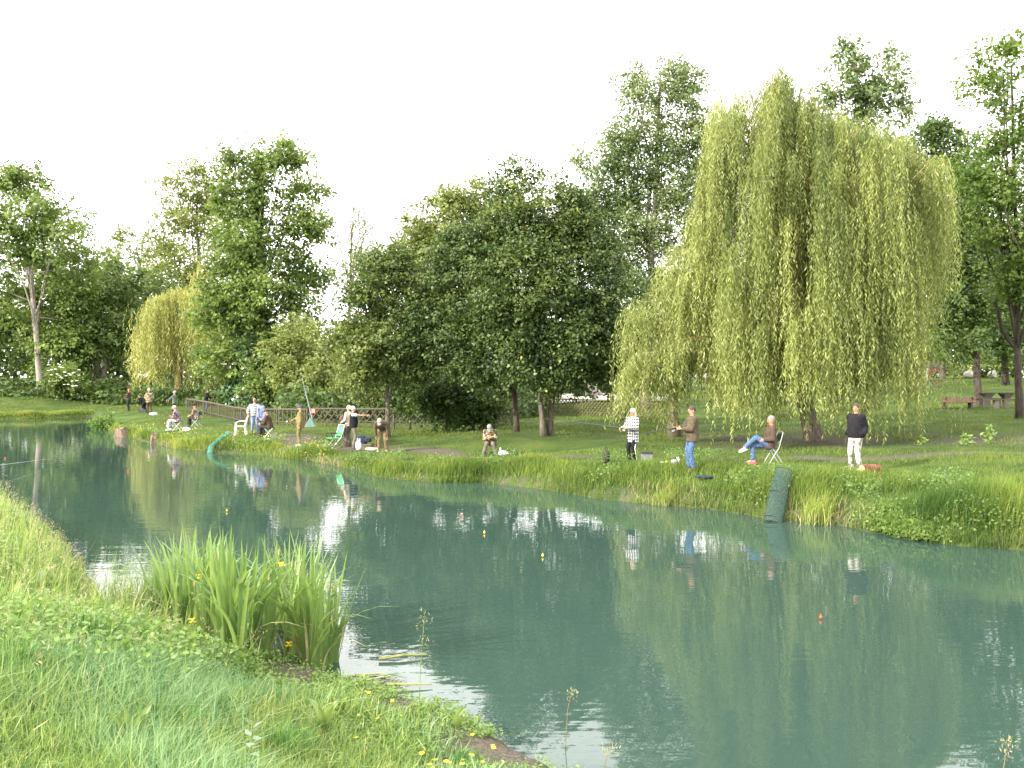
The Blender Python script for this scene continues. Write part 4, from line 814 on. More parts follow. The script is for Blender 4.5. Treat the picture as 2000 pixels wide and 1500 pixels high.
def iris(label, poly, n, hr, seed, group):
    rr = random.Random(seed); cx = sum(p[0] for p in poly) / len(poly); cy = sum(p[1] for p in poly) / len(poly); z0 = 0.0
    root = empty('iris_clump', (cx, cy, z0), 0, label, 'iris', group)
    fans = []
    while len(fans) < n // 6:
        a, b, c = rr.random(), rr.random(), rr.choice(range(len(poly))); p0, p1 = poly[c], poly[(c + 1) % len(poly)]
        if a + b > 1: a, b = 1 - a, 1 - b
        x = cx + a * (p0[0] - cx) + b * (p1[0] - cx); y = cy + a * (p0[1] - cy) + b * (p1[1] - cy); fans.append((x, y))
    for x, y in fans:
        az = rr.uniform(0, 2 * pi); zz = max(g1(x, y), -.12)
        for j in range(6):
            dry_ = rr.random() < .07; me = rr.choice(DRYL if dry_ else LEAFS); o = link('leaf', me, root); h = rr.uniform(*hr) * (.7 if dry_ else 1) * (.7 if j > 4 else 1)
            a2 = az + (pi if j % 2 else 0) + rr.gauss(0, .35)
            outx, outy = (x - cx), (y - cy); od = math.hypot(outx, outy)
            if od > .45 and rr.random() < .7: a2 = math.atan2(outy, outx) + rr.gauss(0, .6)
            o.location = (x - cx + rr.gauss(0, .03), y - cy + rr.gauss(0, .03), zz - z0 - .03)
            tilt = rr.gauss(.04, .06) + .09 * min(od, 1); o.rotation_euler = (Euler((0, tilt, 0)).to_matrix().to_4x4()).to_euler(); o.rotation_euler = (Matrix.Rotation(a2, 3, 'Z') @ Matrix.Rotation(tilt, 3, 'Y')).to_euler()
            o.scale = (h, rr.uniform(.85, 1.15), h)
    return root
IG = 'yellow flag iris at the near bank'
def q2(px, py, z=0.05): Y = (EYE - z) * F / (py - HOR); return ((px - 1000) / F * Y, Y)
ir1 = iris('larger iris clump of sword shaped leaves on the near bank, nearest the camera', [q2(470, 1345), q2(530, 1305), q2(510, 1215), q2(370, 1190), q2(300, 1215), q2(360, 1290)], 276, (1.0, 1.52), 3, IG)
ir2 = iris('smaller iris clump standing in the water, right of the larger clump', [q2(610, 1325), q2(655, 1285), q2(600, 1200), q2(545, 1205), q2(560, 1270)], 180, (.98, 1.52), 5, IG)
ir3 = iris('thin sparse iris clump at the back edge, nearest the pale water patch', [q2(350, 1200), q2(390, 1180), q2(350, 1160), q2(315, 1180)], 48, (.9, 1.35), 8, IG)
def fadd(root, pts):
    for px, py, Y, st in pts:
        c = W(px, py, Y); mb = MB()
        if st: # open flower: three falls, three standards
            mb.ell((0, 0, 0), (.014, .014, .02), nu=6, nv=4)
            for k_ in range(6):
                a = k_ * pi / 3 + px; d_ = (cos(a) * .022, sin(a) * .022, -.014 if k_ % 2 else .016); mb.ell((d_[0], d_[1], d_[2]), (.024, .013, .010), Matrix.Rotation(a, 3, 'Z'), nu=6, nv=4)
        else: mb.tube([(0, 0, -.03), (0, 0, .02), (.01, 0, .07)], [.008, .014, .003], 5)
        o = mb.build('flower' if st else 'bud', YEL if st else BUD, root); o.location = Vector(c) - root.location
        b = MB(); z0 = max(g1(c[0], c[1]), 0) - c[2]; b.tube([(.03, 0, z0), (.02, 0, z0 * .5), (0, 0, 0)], [.008, .007, .006], 5); s = b.build('flower_stem', STEMG, root); s.location = o.location
BUD = mat('iris_bud', (.36, .30, .09), .6, .3, .3, 30); STEMG = mat('iris_stem', (.16, .22, .05), .5, .35, .2, 20)
fadd(ir1, [(442, 1118, 10.6, 1), (452, 1112, 10.6, 1), (450, 1170, 10.2, 1), (376, 1212, 10.2, 1), (384, 1126, 10.8, 1), (380, 1140, 10.4, 0), (460, 1150, 10.2, 0), (465, 1175, 10.0, 0), (420, 1095, 10.9, 0)])
fadd(ir2, [(550, 1102, 11.2, 1), (564, 1258, 10.2, 1), (570, 1105, 10.9, 0), (525, 1130, 10.8, 0), (532, 1170, 10.4, 0), (640, 1140, 10.6, 0), (648, 1150, 10.5, 0), (545, 1080, 11.4, 0), (480, 1085, 11.6, 0)])
# sedge clump left of the iris
r = np.random.default_rng(121); n = 900; c = np.array(q2(298, 1205)); q = r.normal(0, 1, (n, 2)) * np.array([.24, .36]) + c
root = empty('sedge_tuft', (c[0], c[1], 0), 0, 'brownish sedge tuft drooping into the water left of the iris', 'sedge')
o = blades('blades', np.column_stack([q, np.maximum(gz(q), -.05)]) - np.array(root.location), r.uniform(.35, .95, n), np.full(n, .009), GR_NEAR, .35 + r.normal(0, .2, n), lean=.4, segs=3, seed=5, parent=root); o['kind'] = 'stuff'
o = blades('dead_blades', np.column_stack([q, np.maximum(gz(q), -.05)])[:330] - np.array(root.location), r.uniform(.2, .7, 330), np.full(330, .009), GR_DRY, r.random(330) * .5, lean=.7, segs=3, seed=6, parent=root); o['kind'] = 'stuff'
# creeping herbs at the foot of the iris
n = 9000; q = np.stack([r.uniform(-4.2, -1.5, n), r.uniform(8.6, 11.2, n)], 1); dF, dN, px = sides(q); keep = (dN > -.5) & (dN < 1.1) & (vnoise(q, 2.4, 66) > -.35); q = q[keep]; n = len(q); z = np.maximum(gz(q), 0); P = np.column_stack([q, z + r.random(n) * .12]); nn = unit(r.normal(size=(n, 3)) * .5 + np.array([0, -.2, 1])); dd = unit(np.cross(nn, r.normal(size=(n, 3)))); sz = r.uniform(.03, .06, n)
tag(link('creeping_herbs', leaves_mesh('creeping_herbs', P, dd, nn, sz, sz * .55, .7 + r.normal(0, .18, n), LF_HERB)), 'bright creeping herbs between the iris and the bare mud', 'herbs', kind='stuff')
# drowned reed stems
root = empty('fallen_reeds', W(760, 1345, 9.6), 0, 'heap of broken reed stems lying flat on the water beside the mud', 'reeds'); root.location.z = 0.02
rs = random.Random(3)
RD = [mat('reed_wet_dark', (.06, .07, .035), .4, .4), mat('reed_yellow_green', (.26, .28, .09), .5, .35), mat('reed_green', (.10, .16, .06), .5, .35)]
for i in range(30):
    a = q2(rs.uniform(670, 720), rs.uniform(1318, 1352), .03); b_ = q2(rs.uniform(740, 800), rs.uniform(1312, 1375), .03)
    mb = MB(); pts = [Vector((a[0], a[1], rs.uniform(.0, .05))), Vector(((a[0] + b_[0]) / 2 + rs.gauss(0, .05), (a[1] + b_[1]) / 2 + rs.gauss(0, .05), rs.uniform(.03, .10))), Vector((b_[0], b_[1], rs.uniform(-.01, .05)))]
    mb.tube([p - root.location for p in pts], [.012, .014, .004], 5, flat=.4); mb.build('stem', RD[i % 3], root)
for px0, py0, px1, py1 in [(672, 1346, 845, 1338), (740, 1289, 835, 1280)]:
    a = q2(px0, py0, .02); b_ = q2(px1, py1, .02); mb = MB(); mb.tube([Vector((a[0], a[1], .03)) - root.location, Vector(((a[0] + b_[0]) / 2, (a[1] + b_[1]) / 2, .05)) - root.location, Vector((b_[0], b_[1], .03)) - root.location], [.02, .018, .006], 6); mb.build('stem', RD[1], root)
# dock plants: rosettes of broad leaves
DL = []
for i in range(4):
    V = []; Fc = []; k = 6
    for a in range(k + 1):
        t = a / k; w_ = .5 * .30 * sin(pi * min(1, t * .93 + .07)) ** .8; z = t * .95 - .28 * (i % 2) * t ** 3; x = .30 * t + .30 * t * t * (1 + .3 * i)
        V += [(x, -w_, z + .03), (x + .02, -w_ * .5, z), (x, 0, z - .03), (x + .02, w_ * .5, z), (x, w_, z + .03)]
    for a in range(k):
        for s in range(4): q_ = 5 * a + s; Fc.append((q_, q_ + 1, q_ + 6, q_ + 5))
    V = np.array(V); DL.append(np_mesh('leaf', V, [x for f in Fc for x in f], 4, LF_DOCK, tint=np.clip(.45 + .3 * V[:, 2] + .1 * i, 0, 1), smooth=True))
for px, py, z, size, nl, lb, stem in [(62, 1165, .9, .42, 6, 'dock plant with upright yellowish leaves high on the left bank', 0), (112, 1165, .85, .34, 5, 'smaller dock plant just right of the yellowish one on the left bank', 0), (255, 1480, .75, .25, 8, 'broad leaved dock plant in the grass at the bottom edge', 0), (632, 1450, .38, .27, 7, 'red stemmed dock plant beside the bare mud', 1), (235, 1190, .45, .2, 4, 'small dock plant at the waterline left of the sedge', 0), (892, 1440, .2, .22, 4, 'pale leaved young dock on the mud near the water edge', 0)]:
    Y = (EYE - z) * F / (py - HOR)
    for _ in range(4): x = (px - 1000) / F * Y; z = g1(x, Y); Y = (EYE - z) * F / (py - HOR)
    x = (px - 1000) / F * Y; z = g1(x, Y); rr = random.Random(px); root = empty('dock_plant', (x, Y, z), 0, lb, 'dock plant', 'dock plants on the near bank')
    for j in range(nl):
        o = link('leaf', rr.choice(DL), root); o.scale = (size * rr.uniform(.7, 1.1),) * 3; o.rotation_euler = (rr.gauss(0, .12), rr.gauss(-.1, .2), j * 2 * pi / nl + rr.gauss(0, .3)); o.location = (0, 0, size * .3 if stem else .07)
    if stem: MB().tube([(0, 0, -.03), (0, 0, size * .34)], [.012, .009], 6).build('stem', REDSTEM, root)
# mint plant with pale leaves
Yp = 5.6; x = (487 - 1000) / F * Yp; root = empty('mint_plant', (x, Yp, g1(x, Yp)), 0, 'grey leaved mint sprig in the foreground grass', 'mint'); rr = random.Random(2); MB().tube([(0, 0, -.02), (.02, 0, .42)], [.006, .004], 5).build('stem', STEMG, root)
GREYL = leafmat('leaf_grey_mint', (.14, .22, .12), (.28, .36, .24), .25)
for j in range(16):
    t = .25 + .75 * j / 15; V, = [np.array([(0, 0, 0), (.025, -.022, .006), (.062, 0, 0), (.025, .022, .006)])]; o = link('leaf', np_mesh('leaf', V, [0, 1, 2, 3], 4, GREYL, tint=[.5 + .3 * rr.random()] * 4), root); o.location = (.02 * t, 0, .42 * t); o.rotation_euler = (rr.gauss(0, .3), rr.gauss(-.1, .3), j * pi / 2 + (j // 2) * .8); o.scale = (1.25, 1.25, 1.25)
# buttercups
rr = random.Random(9); proto = None
for px, py in [(698, 1443), (720, 1438), (700, 1352), (712, 1348), (722, 1354), (770, 1366), (702, 1396), (740, 1400), (786, 1424), (924, 1433), (962, 1452), (962, 1460), (850, 1484), (872, 1488), (875, 1482), (918, 1475), (944, 1484), (896, 1478), (852, 1496), (840, 1492), (905, 1492), (828, 1470), (780, 1395)]:
    z = .22; Y = (EYE - z - .08) * F / (py - HOR)
    for _ in range(4): x = (px - 1000) / F * Y; z = g1(x, Y); Y = (EYE - z - .08) * F / (py - HOR)
    if proto is None:
        proto = empty('buttercup', (0, 0, 0), 0, 'yellow buttercup flower on the near bank by the bare mud', 'buttercup', 'buttercups on the near bank'); mb = MB()
        for k_ in range(5): a = k_ * 2 * pi / 5; mb.ell((cos(a) * .011, sin(a) * .011, .082), (.011, .009, .004), Matrix.Rotation(a, 3, 'Z') @ Matrix.Rotation(-.4, 3, 'Y'), nu=6, nv=4)
        mb.build('flower', YEL, proto); MB().tube([(0, 0, -.02), (0, 0, .08)], .003, 4).build('stem', STEMG, proto); o = proto
    else: o = copy_tree(proto)
    o.location = (x, Y, z); o.rotation_euler = (rr.gauss(-.15, .15), rr.gauss(0, .15), rr.uniform(0, 6)); s = rr.uniform(.75, 1.1); o.scale = (s, s, s)
# tall single grass stalks in front of the water
for px, pb, pt, Y, lb in [(822, 1440, 1190, 7.4, 'tall single grass stalk with a loose seed head in front of the bright water'), (1183, 1540, 1452, 6.4, 'short grass stalk at the bottom edge in front of the water'), (1962, 1560, 1440, 6.2, 'brown tipped grass stalk at the lower corner of the water'), (1110, 1425, 1345, 8.0, 'withered little stalk on the tip of the mud')]:
    t = W(px + 8, pt, Y); b0 = W(px - 6, pb, Y); root = empty('grass_stalk', tuple(b0), 0, lb, 'grass stalk'); mb = MB(); d_ = Vector(t - b0); mb.tube([(0, 0, -.15), d_ * .5 + Vector((-.01, 0, 0)), d_], [.004, .0035, .0015], 5); mb.build('stem', STEMG if px < 1000 else BROWNST, root)
    C0 = []; rr = np.random.default_rng(px); m_ = 46; f = rr.uniform(.72, 1.0, m_); C0 = np.array(d_)[None] * f[:, None] + rr.normal(0, 1, (m_, 3)) * np.array([.03, .03, .01])
    o = link('seed_head', leaves_mesh('seed_head', C0, rr.normal(size=(m_, 3)) + np.array([0, 0, .8]), rr.normal(size=(m_, 3)), np.full(m_, .03), np.full(m_, .006), rr.random(m_), GR_DRY), root)
# weeds standing on the far lawn, right
for px, py, Y, hh, lb in [(1932, 868, 30, .62, 'tall leafy weed with a pointed top beside the shaded path'), (1886, 872, 30, .3, 'low broad leaved weed left of the pointed one by the path'), (1800, 872, 30, .25, 'small leafy weed below the hanging willow tips')]:
    c = onground(px, Y); root = empty('weed', tuple(c), 0, lb, 'weed'); rr = np.random.default_rng(px); m_ = 90; C0 = np.stack([rr.normal(0, .12, m_), rr.normal(0, .12, m_), rr.random(m_) * hh], 1); C0[:, :2] *= (1.2 - C0[:, 2:3] / hh); nn = unit(rr.normal(size=(m_, 3)) * .5 + np.array([0, -.3, 1]))
    link('leaves', leaves_mesh('leaves', C0, unit(np.cross(nn, rr.normal(size=(m_, 3)))), nn, rr.uniform(.1, .2, m_), rr.uniform(.06, .1, m_), .75 + rr.normal(0, .15, m_), LF_HERB), root)
b0 = onground(204, 56); b0.z = max(b0.z, .05)
tree('shrub', 'shrub', 'low bright bush at the tip of the bank by the far water', b0, [(204, 825, 22, 16, 56), (190, 832, 12, 9, 56), (222, 830, 14, 10, 56)], LF_HERB, 91, 70, 26, .16, .3, trunk=[(0, 0, 0), (0, 0, .5)], trad=.03, limbs=4)

# distinct tufts in the foreground turf
GR_TUFT = leafmat('grass_tuft', (.045, .130, .035), (.200, .330, .100), .35, .4, .45)
for px, py, nb, hh, sp, lb in [(185, 1275, 420, .42, .22, 'dark green arching grass tuft on the slope left of the iris'), (330, 1440, 300, .30, .18, 'green grass tuft in the foreground between the dock plants'), (560, 1478, 320, .28, .2, 'arching grass tuft at the bottom edge right of the mint'), (40, 1330, 300, .34, .2, 'grass tuft at the left edge of the near bank'), (905, 1492, 160, .16, .14, 'small grass tuft on the mud by the buttercups')]:
    z = .6; Y = (EYE - z) * F / (py - HOR)
    for _ in range(5): x = (px - 1000) / F * Y; z = g1(x, Y); Y = (EYE - z) * F / (py - HOR)
    r = np.random.default_rng(px); root = empty('grass_tuft', (x, Y, z), 0, lb, 'grass tuft'); q = r.normal(0, sp * .5, (nb, 2)) + np.array([x, Y])
    o = blades('blades', np.column_stack([q, gz(q) - .02]) - np.array([x, Y, z]), hh * r.uniform(.5, 1.25, nb), r.uniform(.006, .012, nb), GR_TUFT, .45 + r.normal(0, .3, nb), lean=.55, segs=3, seed=px, parent=root); o['kind'] = 'stuff'

# ------------------------------------------------------------------ people
SKIN = mat('skin', (.44, .24, .16), .55, .35, .10, 9); SKINR = mat('skin_ruddy', (.46, .21, .14), .55, .35, .10, 9)
EYE_M = mat('eye_dark', (.03, .025, .02), .3, .5, 0); LIP = mat('lip', (.38, .14, .11), .5, .3, .05)
def cloth(name, c, var=.2, sc=16): return mat(name, c, .88, .15, var, sc, bump=.5)
def ik(a, t, l1, l2, pole):
    a = Vector(a); t = Vector(t); d = t - a; L = min(d.length, (l1 + l2) * .998); d.normalize(); t = a + d * L
    x = (l1 * l1 - l2 * l2 + L * L) / (2 * L); h = math.sqrt(max(l1 * l1 - x * x, 0)); p = Vector(pole); p = p - d * p.dot(d); p.normalize()
    return a + d * x + p * h, t
PENDING = []
def remesh_later(o, vox, post=None): PENDING.append((o, vox, post))
def run_remesh():
    for o, vox, post in PENDING:
        md = o.modifiers.new('r', 'REMESH'); md.mode = 'VOXEL'; md.voxel_size = vox; md.use_smooth_shade = True
        sm = o.modifiers.new('s', 'SMOOTH'); sm.iterations = 2; sm.factor = .5
    dg = bpy.context.evaluated_depsgraph_get()
    for o, vox, post in PENDING:
        me = bpy.data.meshes.new_from_object(o.evaluated_get(dg), depsgraph=dg); old = o.data; mats = list(old.materials); o.modifiers.clear(); o.data = me; me.name = o.name
        me.materials.clear()
        for q in mats: me.materials.append(q)
        if post:
            V = [v.co.copy() for v in me.vertices]; Fc = [tuple(p.vertices) for p in me.polygons]; mb = MB(); mb.add(V, Fc, 0); post(mb); o.data = mb.mesh(o.name, mats, True)
    PENDING.clear()

def person(label, px, Y, heading, top, bottom, shoe, hair=None, hat=None, H=1.75, vox=.02, lean=0, roll=0, head=(0, 0), hip=.93, lh=None, rh=None, lf=(-.11, .0, .08), rf=(.11, .02, .08), sleeve='long', hem=.10, belly=0.0, vest=None, lpole=(0, 1, .1), rpole=(0, 1, .1), skin=None, z=None, open_front=None, curl=.55, backpack=None, shirt_hem=None, nohands=False, bulk=0.0, stripe=None, footdir=None, dz=0.0, armpole=None):
    loc = onground(px, Y); loc.z += dz
    s = H / 1.75; skin = skin or SKIN; hd = R(heading)
    a = R(lean); u = Vector((sin(R(roll)), sin(a), cos(a))).normalized(); rt = Vector((1, 0, 0)); rt = (rt - u * rt.dot(u)).normalized(); fw = u.cross(rt)
    pel = Vector((0, 0, hip)); neck = pel + u * .50; sh = [neck - u * .06 - rt * .175, neck - u * .06 + rt * .175]
    hp, hy = R(head[0]) + a * .6, R(head[1]); Mh = Matrix.Rotation(hy, 3, 'Z') @ Matrix.Rotation(-hp, 3, 'X'); hu = Mh @ Vector((0, 0, 1)); hf = Mh @ Vector((0, 1, 0))
    hc = neck + u * .055 + hu * .115
    hipj = [pel + Vector((-.088, 0, -.02)), pel + Vector((.088, 0, -.02))]
    wr = [Vector(lh) if lh else sh[0] + Vector((-.07, .04, -.52)), Vector(rh) if rh else sh[1] + Vector((.07, .04, -.52))]
    el = []; kn = []; ft = [Vector(lf), Vector(rf)]
    for i in (0, 1):
        ap = armpole or ((-.5, -.6, -.7) if i == 0 else (.5, -.6, -.7)); e, t = ik(sh[i], wr[i], .29, .255, ap); el.append(e); wr[i] = t
        k, t = ik(hipj[i], ft[i], .43, .42, (lpole, rpole)[i]); kn.append(k); ft[i] = t
    def torso(mb, off, t0, t1=.50, blow=0.0):
        T = [(-.30, .168, .118), (-.16, .172, .120), (-.06, .168, .122), (.06, .156, .115 + belly), (.16, .154, .113 + belly * 1.2), (.26, .164, .118 + belly * .6), (.36, .176, .118), (.43, .165, .098), (.47, .115, .078), (.51, .066, .064)]
        rings = []
        ts = [q for q in T if t0 < q[0] < t1 - .001]; ts = [(t0,) + tuple(np.interp(t0, [q[0] for q in T], [q[k_] for q in T]) for k_ in (1, 2))] + ts + [(t1,) + tuple(np.interp(t1, [q[0] for q in T], [q[k_] for q in T]) for k_ in (1, 2))]
        for t, rx, ry in ts:
            c = pel + (u * t if t >= 0 else Vector((0, 0, t)) * .6 + u * t * .4) + fw * (belly * .5 if .0 < t < .3 else 0); o_ = off + blow * (1 if t < .15 else .4)
            rings.append([c + rt * (rx + o_) * cos(th) + fw * (ry + o_) * sin(th) for th in [2 * pi * k_ / 14 for k_ in range(14)]])
        mb.loft(rings)
    def arm(mb, i, off, end=1.0, upper=1.0):
        A, E, Wp = sh[i], el[i], wr[i]
        mb.ell(A, (.058 + off,) * 3); 
        if upper < 1: mb.tube([A, A.lerp(E, upper)], [.052 + off, .046 + off], 10); return
        mb.tube([A, A.lerp(E, .5), E], [.050 + off, .046 + off, .039 + off], 10); mb.ell(E, (.040 + off,) * 3); mb.tube([E, E.lerp(Wp, .35 * end), E.lerp(Wp, end)], [.039 + off, .039 + off, .027 + off], 10)
    def leg(mb, i, off, end=1.0, flare=0.0):
        A, K, An = hipj[i], kn[i], ft[i]
        mb.ell(A, (.088 + off,) * 3); mb.tube([A, A.lerp(K, .5), K], [.086 + off, .074 + off, .056 + off], 10); mb.ell(K, (.057 + off,) * 3); mb.tube([K, K.lerp(An, .35), K.lerp(An, end)], [.054 + off, .055 + off, .036 + off + flare], 10)
    # body: one continuous surface with face and fingered hands
    mb = MB(); torso(mb, 0, -.06); mb.tube([neck - u * .03, hc - hu * .04], [.056, .05], 10)
    Mhh = Mh; mb.ell(hc, (.074, .094, .116), Mhh, nu=14, nv=10); mb.ell(hc + hf * .030 - hu * .062, (.052, .058, .050), Mhh)
    for i in (0, 1): arm(mb, i, 0); leg(mb, i, 0); mb.ell(ft[i], (.04, .05, .045))
    hands = []
    for i in (0, 1):
        f = (wr[i] - el[i]).normalized(); sd = -1 if i == 0 else 1; n_ = Vector((-sd, 0, -.25)); n_ = (n_ - f * n_.dot(f)).normalized(); wv = f.cross(n_) ; hands.append((wr[i], f, n_, wv, sd))
        if not nohands: mb.ell(wr[i] + f * .052, (.040, .056, .021), Matrix((wv, f, n_)).transposed())
    body = mb.build('person', [skin, EYE_M, LIP]); tag(body, label, 'person', 'anglers and onlookers along the far bank')
    body.location = loc; body.rotation_euler = (0, 0, hd); body.scale = (s, s, s)
    def post(m2):
        m2.ell(hc + hf * .096 - hu * .018, (.014, .022, .024), Mh, nu=8, nv=6); m2.tube([hc + hf * .084 + hu * .012, hc + hf * .104 - hu * .012], [.008, .012], 6)
        mr = Mh @ Vector((1, 0, 0))
        for q in (-1, 1):
            m2.ell(hc + mr * .075 * q - hf * .008 - hu * .012, (.010, .020, .030), Mh, nu=8, nv=6)
            m2.ell(hc + mr * .031 * q + hf * .084 + hu * .006, (.012, .008, .007), Mh, 1, nu=6, nv=5); m2.ell(hc + mr * .031 * q + hf * .084 + hu * .026, (.018, .010, .005), Mh, 0, nu=6, nv=4)
        m2.ell(hc + hf * .083 - hu * .060, (.022, .008, .005), Mh, 2, nu=6, nv=4)
        if nohands: return
        for (w_, f, n_, wv, sd) in hands:
            pc = w_ + f * .052
            for k_ in range(4):
                st = pc + f * .036 + wv * (k_ - 1.5) * .019 * 1.0; L = (.88, 1.0, .96, .78)[k_] * .036; pts = [st - f * .02, st]; d_ = f.copy()
                for j in range(3): ang = curl * (.55 if j == 0 else 1.0) + .05 * k_; d_ = (d_ * cos(ang) + n_ * sin(ang)); cr_ = n_ * cos(0); pts.append(pts[-1] + d_ * L * (1, .72, .6)[j]); n_2 = n_
                m2.tube(pts, [.0095, .0095, .009, .008, .0055], 6)
            th = (f * .65 + wv * (-.7) + n_ * .45).normalized(); m2.tube([w_ + f * .022 - wv * .022, w_ + f * .03 - wv * .036 + th * .02, w_ + f * .03 - wv * .036 + th * .055 + n_ * .012, w_ + f * .045 - wv * .036 + th * .07 + n_ * .024], [.013, .012, .010, .006], 6)
    remesh_later(body, vox * 1.12, post)
    def garment(name, fn, m_, v=vox):
        g_ = MB(); fn(g_); o = g_.build(name, m_, body); remesh_later(o, v * 1.15); return o
    def trousers(g_):
        torso(g_, .010, -.07, .04); g_.ell(pel - Vector((0, 0, .03)), (.168, .128, .11))
        for i in (0, 1): leg(g_, i, .016, .96, .016)
    garment('trousers', trousers, bottom)
    def jacket(g_):
        torso(g_, .020 + bulk, -hem, .50, bulk * .5)
        for i in (0, 1):
            if sleeve != 'none': arm(g_, i, .016 + bulk * .8, .98 if sleeve == 'long' else .5, 1.0 if sleeve == 'long' else .62)
    garment('jacket' if sleeve == 'long' and bulk > .004 else 'shirt', jacket, top)
    if vest: garment('vest', lambda g_: torso(g_, .034, -.10, .475), vest)
    if open_front:
        def fr(g_):
            for t in (.02, .14, .26, .36): g_.ell(pel + u * t + fw * (.125 + belly + bulk * 1.6 - (.015 if t > .3 else 0)), (.062 - .07 * max(0, t - .2), .032, .085), Matrix((rt, fw, u)).transposed())
        garment('shirt_front', fr, open_front)
    # collar
    MB().tube([neck - u * .035, neck + u * .03], [.076, .068], 12).build('collar', top if not vest else vest, body, True)
    for i in (0, 1):
        fd = Vector(footdir[i]) if footdir and footdir[i] else Vector((-.18 if i == 0 else .18, 1, 0)).normalized(); fd.normalize(); up_ = Vector((0, 0, 1)) if abs(fd.z) < .9 else Vector((0, -1, 0)); up_ = (up_ - fd * up_.dot(fd)).normalized(); M_ = Matrix((fd.cross(up_), fd, up_)).transposed()
        g_ = MB(); g_.ell(ft[i] + fd * .065 - up_ * .038, (.046, .125, .040), M_, nu=10, nv=7); g_.ell(ft[i] - up_ * .02 - fd * .01, (.044, .055, .055), M_, nu=10, nv=7); g_.box(ft[i] + fd * .058 - up_ * .066, (.082, .24, .022), M_); g_.build('shoe', shoe, body, True)
    if hair:
        kind, hm = hair; g_ = MB()
        if kind == 'bald':
            for q in (-1, 1): g_.ell(hc + (Mh @ Vector((.066 * q, -.03, -.005))), (.014, .045, .045), Mh)
            g_.ell(hc - hf * .08 - hu * .01, (.055, .02, .045), Mh)
        else:
            g_.ell(hc + hu * .030 - hf * .014, (.083, .099, .100), Mh, nu=14, nv=9)
            if kind == 'long': g_.tube([hc - hf * .05, hc - hf * .085 - hu * .12, hc - hf * .10 - hu * .24], [.075, .075, .03], 10); g_.ell(hc + Mh @ Vector((.05, -.05, -.08)), (.03, .04, .10), Mh); g_.ell(hc + Mh @ Vector((-.05, -.05, -.08)), (.03, .04, .10), Mh)
        g_.build('hair', hm, body, True)
    if hat:
        kind, hm = hat; g_ = MB()
        g_.ell(hc + hu * .048 - hf * .006, (.088, .104, .074), Mh, nu=14, nv=8)
        if kind == 'cap': g_.ell(hc + hf * .118 + hu * .048, (.070, .070, .010), Mh @ Matrix.Rotation(-.2, 3, 'X'), nu=12, nv=5)
        if kind == 'flat': g_.ell(hc + hf * .05 + hu * .062, (.094, .088, .035), Mh @ Matrix.Rotation(-.25, 3, 'X')); g_.ell(hc + hf * .11 + hu * .04, (.062, .04, .008), Mh)
        if kind == 'bob': g_.ell(hc + hu * .045, (.128, .142, .016), Mh @ Matrix.Rotation(-.05, 3, 'X'), nu=16, nv=5); g_.ell(hc + hu * .09, (.085, .095, .045), Mh)
        if kind == 'beanie': g_.ell(hc + hu * .10, (.06, .07, .05), Mh); g_.ell(hc + hu * .165, (.018, .018, .03), Mh)
        g_.build('hat' if kind in ('bob', 'beanie') else 'cap', hm, body, True)
    if stripe:
        for i in (0, 1):
            sd = -1 if i == 0 else 1; g_ = MB(); A, K, An = hipj[i] + Vector((sd * .02, 0, 0)), kn[i], ft[i]
            g_.tube([K.lerp(A, .3) + Vector((sd * .078, 0, 0)), K + Vector((sd * .070, 0, 0)), An + Vector((sd * .064, 0, .02))], .014, 6, flat=.5); g_.build('side_stripe', stripe, body)
    body['_m'] = 0; del body['_m']
    return body, (hd, s, loc, [w_ + f * .07 for (w_, f, _n, _w, _s) in hands])
def wpt(info, p):
    hd, s, loc, _ = info; v = Vector(p) * s; return Matrix.Rotation(hd, 3, 'Z') @ v + loc

BLACK = cloth('cloth_black', (.014, .014, .017)); NAVYK = cloth('cloth_dark_grey', (.045, .045, .05)); DENIM = cloth('denim_blue', (.085, .145, .27), .35, 30); DENIML = cloth('denim_light', (.22, .30, .45), .25, 30); BROWNJ = cloth('cloth_brown', (.095, .072, .048)); BROWNH = cloth('cloth_dark_brown', (.075, .05, .038))
OLIVE = cloth('cloth_olive', (.20, .165, .075)); TAUPE = cloth('cloth_taupe', (.105, .082, .062)); KHAKI = cloth('cloth_khaki', (.20, .15, .085)); GREYG = cloth('cloth_grey_green', (.12, .14, .11)); GREYB = cloth('cloth_grey_brown', (.16, .14, .12)); SLATE = cloth('cloth_slate_blue', (.17, .22, .36)); MAROON = cloth('cloth_maroon', (.16, .03, .06)); SKYB = cloth('cloth_light_blue', (.50, .62, .78)); CREAM = cloth('cloth_cream', (.62, .52, .40)); DGREEN = cloth('cloth_dark_green', (.05, .062, .058))
PLBW = ramp_cloth('plaid_black_white', 'plaid', [(.72, .72, .70), (.22, .22, .24), (.03, .03, .035)], 11); PLPU = ramp_cloth('plaid_purple', 'plaid', [(.36, .28, .28), (.14, .09, .12), (.05, .035, .06)], 12); PLBR = ramp_cloth('plaid_brown', 'plaid', [(.38, .29, .22), (.17, .12, .09), (.07, .05, .045)], 12)
STRP = ramp_cloth('knit_stripes', 'stripe', [(.16, .18, .21), (.52, .53, .52)], 9); CAMO = ramp_cloth('camouflage_brown', 'camo', [(.05, .045, .035), (.16, .09, .06), (.14, .15, .07), (.42, .36, .25)], 12); CAMG = ramp_cloth('camouflage_grey', 'camo', [(.16, .16, .16), (.30, .30, .29), (.42, .41, .39), (.55, .54, .5)], 13); CAMW = ramp_cloth('camouflage_pale', 'camo', [(.13, .12, .10), (.32, .30, .26), (.44, .42, .37), (.53, .50, .46)], 7); CAMT = ramp_cloth('camouflage_tan_bars', 'camo', [(.07, .06, .04), (.20, .16, .09), (.40, .32, .20), (.12, .12, .07)], 9)
